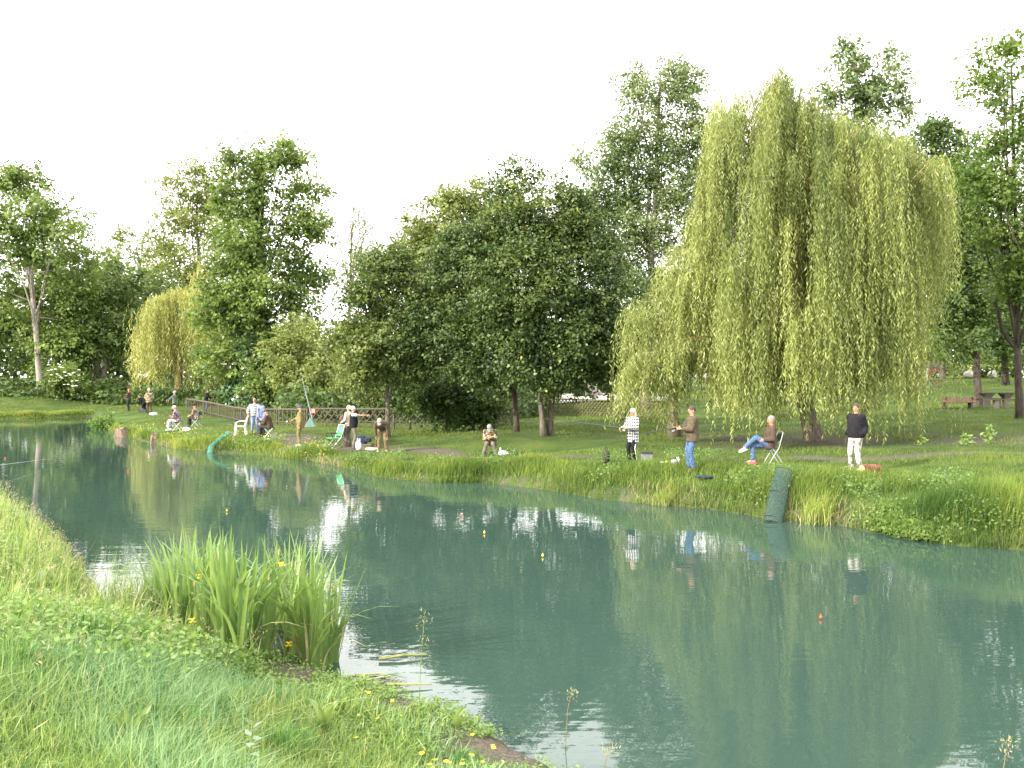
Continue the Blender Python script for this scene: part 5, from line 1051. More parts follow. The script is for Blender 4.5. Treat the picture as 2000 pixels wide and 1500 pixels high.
WHITEC = mat('cap_white', (.72, .72, .70), .8, .2, .05); GREYC = cloth('cap_grey', (.20, .22, .23)); BEIGEC = cloth('cap_beige', (.42, .37, .28)); BLUEC = cloth('hat_blue', (.07, .10, .17)); LGREYC = cloth('cap_light_grey', (.48, .52, .55)); ORANGEC = cloth('cap_orange', (.55, .16, .06))
WHAIR = mat('hair_white', (.72, .70, .66), .7, .3, .1, 60, bump=.6); GHAIR = mat('hair_grey', (.24, .22, .20), .7, .3, .15, 60, bump=.6); DHAIR = mat('hair_dark', (.06, .045, .035), .6, .35, .2, 60, bump=.6); YHAIR = mat('hair_pale_blond', (.68, .60, .44), .7, .3, .12, 60, bump=.6)
BOOT = mat('shoe_dark', (.04, .035, .03), .6, .4); SHOEW = mat('shoe_white', (.65, .65, .62), .6, .3, .08); SHOEB = mat('shoe_brown', (.14, .09, .05), .6, .4); SHOET = mat('shoe_tan', (.40, .30, .16), .7, .3)
SEAT = dict(hip=.50, lf=(-.13, .42, .08), rf=(.13, .44, .08))
LF_, RF_ = (-.10, .34, .98), (.10, .36, 1.0)
I = {}
_, I['a'] = person('person far left in a dark brown jacket and orange cap holding a rod', 252, 70, 88, BROWNH, NAVYK, BOOT, hat=('cap', ORANGEC), lh=(-.08, .30, 1.05), rh=(.12, .30, 1.02), vox=.034, bulk=.008)
person('person in a black jacket bending down behind the man in camouflage', 285, 66, 85, BLACK, BLACK, BOOT, hair=('short', DHAIR), lean=62, hip=.80, head=(-35, 0), lh=(-.15, .55, .55), rh=(.1, .6, .55), vox=.034, lf=(-.11, 0, .08), rf=(.11, -.1, .08))
person('person seen from behind in a tan camouflage jacket, brown trousers and pointed white hat', 291, 64, 12, CAMT, BROWNJ, BOOT, hat=('beanie', WHITEC), lh=(-.2, .25, 1.0), rh=(.24, .22, 1.02), vox=.034, bulk=.02, hem=.16, H=1.8)
person('person in a grey green pullover and pale grey cap reaching out to the water', 341, 61, 88, GREYG, NAVYK, BOOT, hat=('cap', LGREYC), lh=(-.05, .48, 1.08), rh=(.12, .44, 1.05), vox=.034, bulk=.006)
_, I['e'] = person('person sitting in a purple plaid shirt, white cap and grey camouflage trousers', 348, 46, 86, PLPU, CAMG, SHOEW, hat=('cap', WHITEC), lean=16, head=(15, 0), lh=(-.10, .38, .72), rh=(.08, .38, .70), vox=.026, bulk=.006, **SEAT)
person('person sitting on a folding chair in a brown plaid shirt and black cap', 384, 51, 82, PLBR, NAVYK, BOOT, hat=('flat', BLACK), lean=10, head=(8, 0), lh=(-.10, .40, .60), rh=(.10, .40, .60), vox=.028, bulk=.006, **SEAT)
person('person in a black jacket and blue jeans leaning over the fence', 402, 67, -80, BLACK, DENIM, BOOT, hair=('short', DHAIR), lean=14, lh=(-.12, .48, 1.02), rh=(.12, .45, 1.0), vox=.034, bulk=.008)
person('balding person in a grey and white striped sweater and jeans by the white chair', 497, 43, -160, STRP, DENIML, SHOEB, hair=('bald', GHAIR), head=(2, -15), rh=(.30, .1, .95), lh=(-.26, .10, .90), vox=.026, bulk=.008, hem=.08, belly=.02, skin=SKINR)
person('stooping person in an open slate blue jacket, maroon shirt and dark cap', 513, 42.3, 148, SLATE, NAVYK, BOOT, hat=('flat', BLACK), lean=14, head=(18, 20), vox=.026, bulk=.014, hem=.2, open_front=MAROON, belly=.03, H=1.68)
person('person sitting on a stool in a dark brown jacket and flat cap', 527, 41, 86, BROWNH, NAVYK, BOOT, hat=('flat', BROWNH), lean=14, head=(4, -10), lh=(-.08, .42, .62), rh=(.10, .42, .60), vox=.024, bulk=.012, **SEAT)
_, I['o'] = person('person in an olive jacket and trousers with a blue hat holding out a rod', 587, 38.2, 96, OLIVE, OLIVE, SHOEW, hat=('bob', BLUEC), head=(4, 8), rh=(.10, .40, 1.04), lh=(-.24, .02, .84), vox=.022, bulk=.016, hem=.18, belly=.02)
person('white haired person in a cream shirt half hidden behind the dark vest', 681, 37.6, 62, CREAM, GREYB, SHOEB, hair=('short', YHAIR), vox=.024, lh=(-.2, .22, 1.0), rh=(.2, .2, 1.05), H=1.72)
person('white haired person in a dark vest and light blue sleeves pointing with one arm', 690, 37, -82, SKYB, GREYB, SHOEB, hair=('short', WHAIR), sleeve='short', vest=BLACK, rh=(.14, .56, 1.34), lh=(-.24, .1, .95), head=(2, 0), vox=.022, belly=.03, curl=.35, H=1.72)
person('person in a taupe sweater and beige cap bending forward with hands on the thighs', 748, 34.3, 176, TAUPE, KHAKI, SHOET, hat=('cap', BEIGEC), lean=62, head=(40, 0), lh=(-.22, .22, .60), rh=(.22, .22, .60), vox=.021, bulk=.012, hip=.90, lf=(-.14, .0, .08), rf=(.14, .03, .08), armpole=None)
person('person sitting hunched over in a brown camouflage jacket and grey cap', 958, 33, 178, CAMO, GREYB, BOOT, hat=('cap', GREYC), lean=30, head=(44, -6), lh=(-.06, .40, .70), rh=(.07, .40, .68), vox=.021, bulk=.018, hem=.12, hip=.52, lf=(-.24, .38, .08), rf=(.24, .38, .08))
_, I['p'] = person('long white haired person in a black and white plaid shirt holding a rod', 1236, 26.5, 128, PLBW, BLACK, SHOEB, hair=('long', YHAIR), head=(6, 10), lh=(-.12, .30, 1.12), rh=(.16, .36, 1.10), vox=.019, bulk=.010, hem=.26, belly=.02, H=1.64, stripe=WHITEC)
_, I['j'] = person('person in a brown jacket and blue jeans holding a rod beside the willow', 1352, 24.3, 98, BROWNJ, DENIM, SHOEB, hair=('short', DHAIR), head=(6, 6), lh=(-.10, .33, 1.12), rh=(.10, .40, 1.14), vox=.018, bulk=.018, hem=.16, open_front=DGREEN, belly=.02, H=1.78)
person('person sitting cross legged on a metal chair in a dark brown hoodie and jeans', 1502, 24.5, 94, BROWNH, DENIM, SHOEW, hair=('short', GHAIR), lean=-8, head=(16, 0), lh=(-.14, .20, .66), rh=(.10, .26, .64), vox=.018, bulk=.012, hip=.52, rf=(.06, .42, .09), lf=(.04, .66, .44), lpole=(0, .2, 1), footdir=((0, .85, -.3), None), skin=SKINR)
person('person in a black bomber jacket and pale camouflage trousers with hands in pockets', 1672, 23.2, 126, BLACK, CAMW, SHOEW, hair=('short', DHAIR), head=(0, 16), lh=(-.235, .07, .92), rh=(.235, .07, .92), armpole=(0, -1, -.3), vox=.018, bulk=.026, hem=.08, belly=.015, nohands=True, H=1.76)
run_remesh()

# ------------------------------------------------------------------ fishing tackle
CARB = mat('rod_carbon', (.03, .03, .035), .3, .6); CARBP = mat('rod_pale', (.45, .45, .43), .4, .5); CORK = mat('cork', (.40, .28, .16), .8, .2, .2, 60); METAL = mat('bare_aluminium', (.45, .46, .46), .35, .5, .06, 20, .6); STEELD = mat('dark_steel', (.06, .06, .065), .4, .5, .1, 20, .5)
def rod(label, a, b, r0=.017, m_=CARB, reel=True, grip=.55):
    a = Vector(a); b = Vector(b); root = empty('fishing_rod', a, 0, label, 'fishing rod'); d_ = b - a; L = d_.length; u = d_ / L; sag = Vector((0, 0, -.012 * L))
    MB().tube([u * grip * .4, u * L * .35, u * L * .7 + sag * .5, d_ + sag], [r0, r0 * .72, r0 * .45, r0 * .2], 6).build('blank', m_, root)
    MB().tube([Vector((0, 0, 0)), u * grip], [r0 * 1.5, r0 * 1.35], 8).build('handle', CARB if m_ is CARB else m_, root)
    if reel: c = u * grip * .85 + Vector((0, 0, -.06)); mb = MB(); mb.tube([c - u * .03, c + u * .04], [.028, .024], 10); mb.tube([c + Vector((0, 0, .06)), c], [.008, .012], 6); mb.build('reel', METAL, root)
    return root
def held(i, tip, back=.35):
    hs = I[i][3]; mid = (wpt(I[i], hs[0]) + wpt(I[i], hs[1])) / 2; t = Vector(tip); u = (t - mid).normalized(); return mid - u * back, t
a, b_ = held('j', W(1180, 858, 22.2)); rod('dark fishing rod pointing down, held by the man in the brown jacket', a, b_)
a, b_ = held('p', W(1055, 814, 28.0), .5); rod('long black fishing rod held level by the person in the plaid shirt', a, b_, .019)
rh = wpt(I['o'], I['o'][3][1]); t = Vector(W(455, 752, 35)); u = (t - rh).normalized(); rod('fishing rod rising from the hand of the man in the blue hat', rh - u * .3, t, .013)
a, b_ = held('e', W(300, 797, 44.5), .3); rod('dark rod slanting up past the person in the purple plaid shirt', a, b_, .014, reel=False)
a, b_ = held('a', W(228, 762, 68), 1.0); rod('thin rod of the person in the orange cap', a, b_, .014, reel=False)
rod('dark fishing rod resting on the grass beside the dark green keepnet', W(1592, 925, 22.1), W(1418, 893, 25.2), .016)
rod('pale stick of a landing net leaning by the feet of the bomber jacket man', W(1626, 921, 22.6), W(1666, 907, 23.3), .018, CARBP, False)
rod('pale rod tip reaching low over the water in front of the far lawn', W(-260, 948, 23), W(97, 889, 34), .016, CARBP, False)
rod('fishing rod lying on the grass between the plaid shirts and the white chair', W(455, 830, 48), W(398, 823, 50), .016, reel=False)
rod('thin black rod lying across the dirt path right of the bending man', W(790, 881, 33.6), W(822, 875, 34.5), .012, reel=False)

def netmat(name, c, alpha):
    m, n, o = nodes_mat(name); p = N(n, 'ShaderNodeBsdfPrincipled'); p.inputs['Base Color'].default_value = rgb(c); p.inputs['Roughness'].default_value = .7
    tr = N(n, 'ShaderNodeBsdfTransparent'); ms = N(n, 'ShaderNodeMixShader'); tc = N(n, 'ShaderNodeTexCoord'); nz = N(n, 'ShaderNodeTexNoise'); nz.inputs['Scale'].default_value = 24
    mr = N(n, 'ShaderNodeMapRange'); mr.inputs[1].default_value = .35; mr.inputs[2].default_value = .65; mr.inputs[3].default_value = alpha - .15; mr.inputs[4].default_value = min(1, alpha + .15)
    n.links.new(tc.outputs['Object'], nz.inputs['Vector']); n.links.new(nz.outputs[0], mr.inputs[0]); n.links.new(mr.outputs[0], ms.inputs[0]); n.links.new(tr.outputs[0], ms.inputs[1]); n.links.new(p.outputs[0], ms.inputs[2]); n.links.new(ms.outputs[0], o.inputs[0]); return m
NETD = netmat('keepnet_dark_green', (.018, .050, .037), .66); NETT = netmat('keepnet_turquoise', (.035, .17, .12), .55); NETC = netmat('landing_net_pale', (.30, .55, .48), .7)
def keepnet(label, pts, rad, nm, flat=.75):
    pts = [Vector(p) for p in pts]; root = empty('keepnet', pts[0], 0, label, 'keepnet'); k = 7; P = []; Rr = []
    for i in range(len(pts) - 1):
        for s in range(k):
            t = s / k; P.append(pts[i].lerp(pts[i + 1], t) - pts[0]); Rr.append(rad * (1.0 - .04 * abs(sin((i + t) * pi * 1.5))))
    P.append(pts[-1] - pts[0]); Rr.append(rad * .9)
    MB().tube(P, Rr, 18, caps=False, flat=flat).build('net', nm, root, True)
    for i in range(0, len(P), 9):
        t = (P[min(i + 1, len(P) - 1)] - P[max(i - 1, 0)]).normalized(); ref = Vector((1, 0, 0)) if abs(t.x) < .8 else Vector((0, 1, 0)); a_ = (ref - t * ref.dot(t)).normalized(); b2 = t.cross(a_)
        MB().tube([P[i] + (a_ * cos(q) + b2 * sin(q) * flat) * Rr[i] * 1.01 for q in [2 * pi * j / 20 for j in range(21)]], .012, 5, caps=False).build('ring', STEELD if nm is NETD else NETRING, root)
    return root
NETRING = mat('net_ring_green', (.05, .36, .26), .5, .4)
keepnet('dark green keepnet hanging down the bank into the water', [W(1532, 920, 21.5), W(1524, 950, 21.0), W(1514, 1000, 20.5), W(1510, 1022, 20.3)], .215, NETD, .45)
keepnet('turquoise keepnet draped from the white chair down to the water', [W(446, 846, 40.2), W(432, 855, 39.6), W(412, 872, 38.9), W(408, 892, 38.3)], .12, NETT, .5)
# landing net standing by the lattice fence
a = Vector(W(614, 836, 46)); b_ = Vector(W(590, 738, 46.5)); root = empty('landing_net', a, 0, 'tall landing net with pale turquoise bag leaning by the lattice fence', 'landing net')
MB().tube([Vector((0, 0, 0)), (b_ - a) * .5, b_ - a], [.028, .024, .010], 7).build('pole', mat('pole_blue_grey', (.22, .27, .30), .4, .5), root)
q = [Vector(W(613, 833, 45.8)) - a, Vector(W(605, 817, 45.8)) - a, Vector(W(595, 834, 45.5)) - a]; mb = MB(); q2_ = [p + Vector((0, .35, .03)) for p in q]; mb.add(q + q2_, [(0, 1, 2), (5, 4, 3), (0, 3, 4, 1), (1, 4, 5, 2), (2, 5, 3, 0)]); mb.build('net', NETC, root)
MB().tube([q[0], q[1], q[2], q[0]], .014, 6).build('frame', METAL, root)

# floats
FR = mat('float_red', (.75, .07, .03), .35, .5, .03); FYE = mat('float_yellow', (.80, .66, .05), .35, .5, .03)
for px, py, m_, lb in [(1603, 1207, FR, 'red fishing float nearest the camera, over the willow reflection'), (1060, 1086, FYE, 'yellow fishing float in the middle of the pond'), (946, 1041, FYE, 'yellow fishing float below the person in camouflage'), (900, 1008, FR, 'red fishing float below the person in camouflage'), (443, 998, FYE, 'yellow fishing float in the yellow willow reflection'), (250, 921, FR, 'red fishing float in front of the white chair reflection'), (10, 895, FR, 'red fishing float at the far left of the pond')]:
    Y = (EYE - .02) * F / (py - HOR); root = empty('fishing_float', ((px - 1000) / F * Y, Y, .0), 0, lb, 'float'); rd = .021
    mb = MB(); mb.ell((0, 0, .03), (rd, rd, rd * 1.15), nu=10, nv=8); mb.build('bulb', m_, root, True); MB().tube([(0, 0, .05), (0, 0, .075)], .007, 5).build('tip', m_, root)

# ------------------------------------------------------------------ chairs
PLAST = mat('plastic_white', (.76, .77, .78), .4, .4, .03); GREENF = mat('chair_cloth_green', (.07, .46, .16), .8, .2, .1, 30); DARKF = cloth('seat_cloth_dark', (.05, .055, .055))
c = onground(470, 42.2); root = empty('garden_chair', c, R(100), 'white plastic garden chair at the bank by the turquoise keepnet', 'chair')
mb = MB(); mb.box((0, 0, .42), (.46, .44, .025)); mb.build('seat', PLAST, root)
for sx in (-.21, .21):
    for sy, tl in ((-.2, -.06), (.2, .05)): MB().tube([(sx, sy, .42), (sx * 1.14, sy + tl, -.02)], [.035, .028], 6).build('leg', PLAST, root)
    MB().tube([(sx, -.24, .66), (sx * 1.12, .05, .66), (sx * 1.10, .22, .60), (sx, .21, .42)], .026, 6, flat=.6).build('armrest', PLAST, root)
mb = MB(); mb.tube([(-.21, -.20, .42), (-.22, -.27, .70), (-.16, -.32, .86), (0, -.33, .89), (.16, -.32, .86), (.22, -.27, .70), (.21, -.20, .42)], .024, 6); mb.build('back_frame', PLAST, root)
for k_ in range(5): x = -.12 + .06 * k_; MB().bar((x, -.21, .43), (x, -.32, .86), .034, .012, up=(0, 1, 0)).build('slat', PLAST, root)
def xstool(px, Y, rz, label, frame, seatm, h=.44, back=False, dz=0):
    c = onground(px, Y); root = empty('folding_chair' if back else 'folding_stool', c, R(rz), label, 'chair' if back else 'stool')
    MB().box((0, 0, h), (.42, .38, .022)).build('seat', seatm, root)
    for sx in (-.2, .2):
        MB().tube([(sx, -.2, h + (.45 if back else 0)), (sx, -.16 if back else .22, h if back else -.02)], .013, 6).build('leg' if not back else 'back_post', frame, root)
        MB().tube([(sx * .93, .2, h), (sx * .93, -.24, -.02)], .013, 6).build('leg', frame, root)
        if back: MB().tube([(sx, -.17, h), (sx, .26, -.02)], .013, 6).build('leg', frame, root)
    for y in (-.2, .22): MB().tube([(-.2, y, .1), (.2, y, .1)], .009, 5).build('crossbar', frame, root)
    if back:
        MB().box((0, -.20, h + .32), (.40, .015, .20)).build('backrest', seatm, root)
    return root
xstool(348, 46, 86, 'folding stool under the person in the purple plaid shirt', METAL, DARKF)
xstool(384, 51, 82, 'folding chair under the person in the brown plaid shirt', METAL, DARKF, .43, True)
xstool(527, 41, 86, 'folding stool with pale crossed legs under the man in the flat cap', METAL, DARKF, .43)
xstool(958, 33.1, 178, 'small stool under the person in brown camouflage', STEELD, KHAKI, .43)
# metal folding chair
c = onground(1503, 24.5); root = empty('folding_chair', c, R(94), 'grey metal folding chair under the cross legged person', 'chair')
MB().box((0, .0, .445), (.40, .40, .02)).build('seat', STEELD, root)
for sx in (-.2, .2):
    MB().tube([(sx, -.30, .86), (sx, -.18, .44), (sx, .12, -.03)], .015, 8).build('leg', METAL, root); MB().tube([(sx * .92, .16, .44), (sx * .92, -.02, .44), (sx * .92, -.34, -.03)], .014, 8).build('leg', METAL, root)
MB().tube([(-.2, -.30, .86), (0, -.32, .88), (.2, -.30, .86)], .014, 8).build('back_frame', METAL, root); MB().box((0, -.27, .74), (.38, .015, .16), Matrix.Rotation(.27, 3, 'X')).build('backrest', STEELD, root); MB().tube([(-.19, .1, .0), (.19, .1, .0)], .01, 6).build('crossbar', METAL, root)
# green camp chair
c = onground(652, 37.2); root = empty('camp_chair', c, R(128), 'green folding camp chair with white frame and an armrest', 'chair')
MB().box((0, .02, .40), (.46, .42, .02)).build('seat', GREENF, root); Mx = Matrix.Rotation(.28, 3, 'X'); MB().box((0, -.30, .68), (.42, .02, .40), Mx).build('backrest', GREENF, root)
for sx in (-.24, .24):
    MB().tube([(sx, -.36, .92), (sx, -.2, .42), (sx, .22, -.02)], .016, 7).build('leg', PLAST, root); MB().tube([(sx, .24, .58), (sx, .1, .3), (sx, -.32, -.02)], .016, 7).build('leg', STEELD, root); MB().bar((sx, .26, .60), (sx, -.24, .60), .05, .03).build('armrest', STEELD, root)
MB().tube([(-.24, -.36, .92), (0, -.375, .93), (.24, -.36, .92)], .016, 7).build('back_frame', PLAST, root)

# ------------------------------------------------------------------ things lying about
def lump(name, m_, c, r_, seed, parent=None, amp=.25, nu=14, nv=9, flatb=True):
    rr = np.random.default_rng(seed); mb = MB(); mb.ell((0, 0, 0), r_, nu=nu, nv=nv); V = np.array([tuple(v) for v in mb.V]); nrm = V / np.array(r_); V = V * (1 + amp * vnoise(nrm, 2.3, seed)[:, None])
    if flatb: V[:, 2] = np.maximum(V[:, 2], -r_[2] * .75)
    mb.V = [tuple(v + np.array(c)) for v in V]; return mb.build(name, m_, parent, True)
BAGW = mat('plastic_bag_white', (.70, .73, .76), .35, .4, .08, 12); BAGB = mat('bag_pale_blue', (.50, .58, .70), .5, .3, .1); NAVY = cloth('cloth_navy', (.03, .035, .06)); BUCK = mat('bucket_olive_brown', (.13, .11, .06), .6, .3, .15); RED = mat('painted_red', (.55, .03, .03), .5, .4, .08); PACK = cloth('rucksack_black_green', (.045, .05, .035)); BOXG = mat('tackle_box_grey', (.18, .2, .18), .5, .3); LGREEN = mat('plastic_bright_green', (.08, .55, .18), .4, .4); LILAC = mat('plastic_lilac', (.42, .40, .58), .5, .3)
def at(px, Y, dz=0): c = onground(px, Y); c.z += dz; return c
def single(name, px, Y, label, cat, dz=0): return empty(name, at(px, Y, dz), 0, label, cat)
r_ = single('plastic_bag', 700, 35.9, 'standing white plastic bag in front of the navy coat', 'bag'); lump('bag_body', BAGW, (0, 0, .17), (.14, .10, .2), 3, r_); lump('handle', BAGW, (-.03, 0, .42), (.03, .02, .09), 4, r_, flatb=False); lump('handle', BAGW, (.05, 0, .40), (.03, .02, .08), 6, r_, flatb=False)
r_ = single('coat', 706, 36.5, 'dark navy coat heaped over a bag behind the white plastic bag', 'coat'); lump('coat_body', NAVY, (-.05, 0, .25), (.27, .2, .33), 8, r_); lump('sleeve', NAVY, (.24, -.04, .36), (.2, .09, .1), 9, r_)
r_ = single('bait_box', 716, 35.6, 'brown bait box beside the white plastic bag', 'box'); mb = MB(); mb.loft([[(-.16, -.11, 0), (.16, -.11, 0), (.16, .11, 0), (-.16, .11, 0)], [(-.19, -.13, .22), (.19, -.13, .22), (.19, .13, .22), (-.19, .13, .22)]]); mb.build('box_body', BUCK, r_); MB().box((0, 0, .235), (.40, .28, .025)).build('lid', BUCK, r_)
r_ = single('cloth', 728, 34.9, 'crumpled white cloth lying on the grass left of the bending man', 'cloth', .02); lump('cloth_body', BAGW, (0, 0, .05), (.24, .12, .07), 12, r_, .45)
r_ = single('rod_rest', 733, 34.6, 'rusty rod rest standing by the white cloth', 'rod rest'); MB().tube([(0, 0, -.05), (0, 0, .5)], .012, 6).build('stake', mat('rust', (.35, .13, .05), .8, .2), r_); MB().tube([(-.04, 0, .56), (-.02, 0, .51), (.02, 0, .51), (.04, 0, .56)], .009, 5).build('fork', STEELD, r_)
r_ = single('plastic_bag', 984, 31.6, 'flat white plastic bag on the grass right of the person in camouflage', 'bag', .12); lump('bag_body', BAGW, (0, 0, .07), (.17, .10, .10), 14, r_); lump('knot', BAGW, (-.12, 0, .2), (.03, .03, .05), 15, r_)
r_ = single('rucksack', 1184, 26.8, 'black green rucksack standing on the grass left of the plaid shirt', 'rucksack', .05); lump('pack_body', PACK, (0, 0, .2), (.125, .12, .25), 16, r_, .12); lump('pocket', PACK, (-.02, -.11, .13), (.085, .05, .1), 17, r_, .1); MB().tube([(-.04, 0, .44), (0, 0, .5), (.04, 0, .44)], .01, 5).build('handle', BLACK, r_)
r_ = single('tackle_seat_box', 1263, 26.0, 'grey tackle box with dark lid behind the plaid shirt', 'tackle box', .05); MB().box((0, 0, .14), (.3, .24, .26)).build('box_body', BOXG, r_); MB().box((0, 0, .30), (.33, .27, .06)).build('lid', STEELD, r_)
r_ = single('tub', 1272, 25.2, 'bright green tub beside the tackle box', 'tub', .04); MB().tube([(0, 0, 0), (0, 0, .1)], [.07, .09], 12).build('tub_body', LGREEN, r_, True); MB().tube([(0, 0, .098), (0, 0, .112)], [.096, .096], 12).build('lid', LGREEN, r_)
r_ = single('tackle_tray', 1300, 25.0, 'open tackle tray with yellow and white odds between the two rod holders', 'tackle tray', .04); MB().box((0, 0, .05), (.36, .2, .09)).build('tray', STEELD, r_); lump('bait_tub', YEL, (.02, -.02, .12), (.06, .05, .04), 21, r_); lump('bait_tub', BAGW, (-.1, 0, .11), (.05, .05, .035), 22, r_)
r_ = single('plastic_bag', 1318, 24.9, 'lilac and white plastic bag left of the man in jeans', 'bag', .04); lump('bag_body', LILAC, (0, 0, .1), (.11, .08, .12), 23, r_, .35); lump('flap', BAGW, (.09, 0, .15), (.06, .05, .12), 24, r_, .4)
r_ = single('cloth', 1378, 23.4, 'dark cloth lying flat on the grass right of the man in jeans', 'cloth', .03); lump('cloth_body', NAVY, (0, 0, .03), (.24, .1, .04), 25, r_, .4)
r_ = single('bag', 1470, 24.0, 'small pink red bag on the grass by the seated person', 'bag', .04); lump('bag_body', mat('bag_pink_red', (.62, .07, .12), .6, .3, .15), (0, 0, .06), (.13, .09, .08), 26, r_, .2); MB().tube([(-.06, 0, .11), (0, 0, .17), (.06, 0, .11)], .008, 5).build('handle', RED, r_)
r_ = single('plastic_bag', 300, 59, 'white plastic bag lying on the grass near the man in camouflage', 'bag', .12); lump('bag_body', BAGW, (0, 0, .08), (.25, .18, .12), 27, r_)
r_ = single('bait_tub', 332, 47.5, 'blue and white bait tubs stacked beside the purple plaid shirt', 'tub', .1); MB().tube([(0, 0, 0), (0, 0, .14)], [.15, .17], 12).build('lower_tub', BAGW, r_, True); MB().tube([(0, 0, .15), (0, 0, .3)], [.14, .16], 12).build('upper_tub', BAGB, r_, True)
r_ = single('plastic_bag', 364, 45, 'white bag on the grass between the two plaid shirts', 'bag', .05); lump('bag_body', BAGW, (0, 0, .07), (.2, .12, .1), 28, r_)
r_ = single('plastic_bag', 522, 39.6, 'small white bag on the grass in front of the man in the flat cap', 'bag', .05); lump('bag_body', BAGW, (0, 0, .05), (.16, .1, .07), 29, r_)
r_ = single('tackle_case', 279, 63, 'dark tackle case on the grass at the feet of the man in camouflage', 'case', .1); MB().box((0, 0, .12), (.5, .22, .22)).build('case_body', STEELD, r_); MB().tube([(-.08, 0, .23), (-.05, 0, .29), (.05, 0, .29), (.08, 0, .23)], .014, 5).build('handle', STEELD, r_)
r_ = single('rucksack', 670, 37.9, 'brown rucksack hanging on the back of the person in the cream shirt', 'rucksack', .95); lump('pack_body', BROWNJ, (-.02, .02, .12), (.13, .13, .24), 30, r_, .12, flatb=False); lump('pocket', BROWNH, (-.1, -.05, .05), (.05, .08, .1), 31, r_, .1, flatb=False)
# log, stumps
LOGB = bark('bark_red_brown', (.07, .03, .02), (.24, .12, .07), 4); LOGE = mat('cut_wood', (.58, .42, .20), .8, .2, .15, 30)
c = at(1697, 22.6, .10); root = empty('log', c, R(14), 'short red barked log with a pale cut end by the bomber jacket man', 'log'); MB().tube([(-.2, 0, 0), (.0, .01, .01), (.3, 0, 0)], [.115, .12, .11], 14, caps=False).build('bark', LOGB, root, True); MB().tube([(-.205, 0, 0), (-.195, 0, 0)], [.112, .112], 14).build('cut_end', LOGE, root); MB().tube([(.295, 0, 0), (.302, 0, 0)], [.105, .105], 14).build('cut_end', LOGE, root)
PINKW = bark('stump_grey_pink', (.07, .05, .038), (.27, .20, .155), 3)
for px, py, hh, rd, lb in [(236, 853, .55, .42, 'broad weathered stump at the tip of the bank, left of the rod holders'), (298, 867, .50, .22, 'narrow broken stump at the waterline below the white bag')]:
    Y = EYE * F / (py - HOR); root = empty('tree_stump', ((px - 1000) / F * Y, Y + .2, -.1), 0, lb, 'stump'); mb = MB(); rr = np.random.default_rng(px)
    nn_ = 14; wob = 1 + rr.normal(0, .12, nn_); mb.loft([[(cos(2 * pi * k_ / nn_) * rd * f_ * wob[k_], sin(2 * pi * k_ / nn_) * rd * .8 * f_ * wob[k_], hh * zf + (rr.normal(0, .07) if zf > .8 else 0)) for k_ in range(nn_)] for f_, zf in ((1.15, 0), (.95, .3), (.85, .65), (.78, .95), (.5, 1.0))])
    mb.build('stump_body', PINKW, root)

# ------------------------------------------------------------------ fences
FW = bark('fence_wood_grey', (.05, .043, .033), (.145, .125, .095), 5); FWM = bark('fence_wood_mossy', (.06, .06, .028), (.18, .17, .085), 5)
def fence(label, pts, hh, style, pitch, wood, raildia=.055, postn=2.2):
    P = [np.array(p, float) for p in pts]; base = P[0].copy(); base[2] -= hh; root = empty('lattice_fence' if style == 'x' else 'picket_fence', tuple(base), 0, label, 'fence', 'wooden fences behind the bank')
    slat_me = {}
    for a, b in zip(P[:-1], P[1:]):
        L = float(np.linalg.norm(b - a)); u = Vector((b - a) / L)
        A = Vector(a - base); Bv = Vector(b - base); MB().tube([A, A.lerp(Bv, .5) + Vector((0, 0, .015)), Bv], raildia, 8).build('rail', wood, root)
        MB().tube([A - Vector((0, 0, hh * .72)), Bv - Vector((0, 0, hh * .72))], raildia * .6, 6).build('rail', wood, root)
        npst = max(1, round(L / postn))
        for k_ in range(npst + (1 if b is P[-1] else 0)): q = A.lerp(Bv, k_ / npst); MB().tube([q - Vector((0, 0, hh + .5)), q + Vector((0, 0, .10))], .055, 8).build('post', wood, root)
        n_ = int(L / pitch); ang = math.atan2(u.y, u.x)
        for k_ in range(n_):
            q = A.lerp(Bv, (k_ + .5) / n_)
            for sg in ((-1, 1) if style == 'x' else (0,)):
                if sg not in slat_me:
                    hl = hh * .98; dx = sg * hh * (.42 if style == 'x' else 0); slat_me[sg] = MB().bar((-dx, -.022 * (sg or 1), -hl), (dx, -.022 * (sg or 1), .02), .022 if style != 'x' else .020, .062, up=(1, 0, 0)).mesh('slat', wood) if False else MB().bar((-dx, -.03 * (sg or 1), -hl), (dx, -.03 * (sg or 1), .03), .055, .02, up=(0, 1, 0)).mesh('slat', wood)
                o = link('slat', slat_me[sg], root); o.location = q; o.rotation_euler = (0, math.asin(max(-1, min(1, -u.z))) * 0, ang)
    return root
fence('weathered picket fence descending along the bank behind the seated anglers', [W(365, 779, 66), W(398, 784, 63), W(428, 790, 59), W(458, 796, 56), W(485, 800, 52.5), W(600, 800, 50)], .95, 'p', .32, FW)
fence('long grey lattice fence with a round top rail behind the single stemmed maple', [W(606, 799, 50), W(690, 799, 49.3), W(850, 800, 48.2), W(1000, 799, 48.5)], .92, 'x', .36, FW)
fence('mossy lattice fence in front of the playground', [W(1080, 779, 54), W(1200, 783, 52), W(1300, 791, 50)], 1.0, 'x', .22, FWM, .04)
fence('short brown lattice fence panel below the parked red car', [W(1752, 744, 62), W(1838, 743, 62)], .9, 'x', .24, FW, .04)
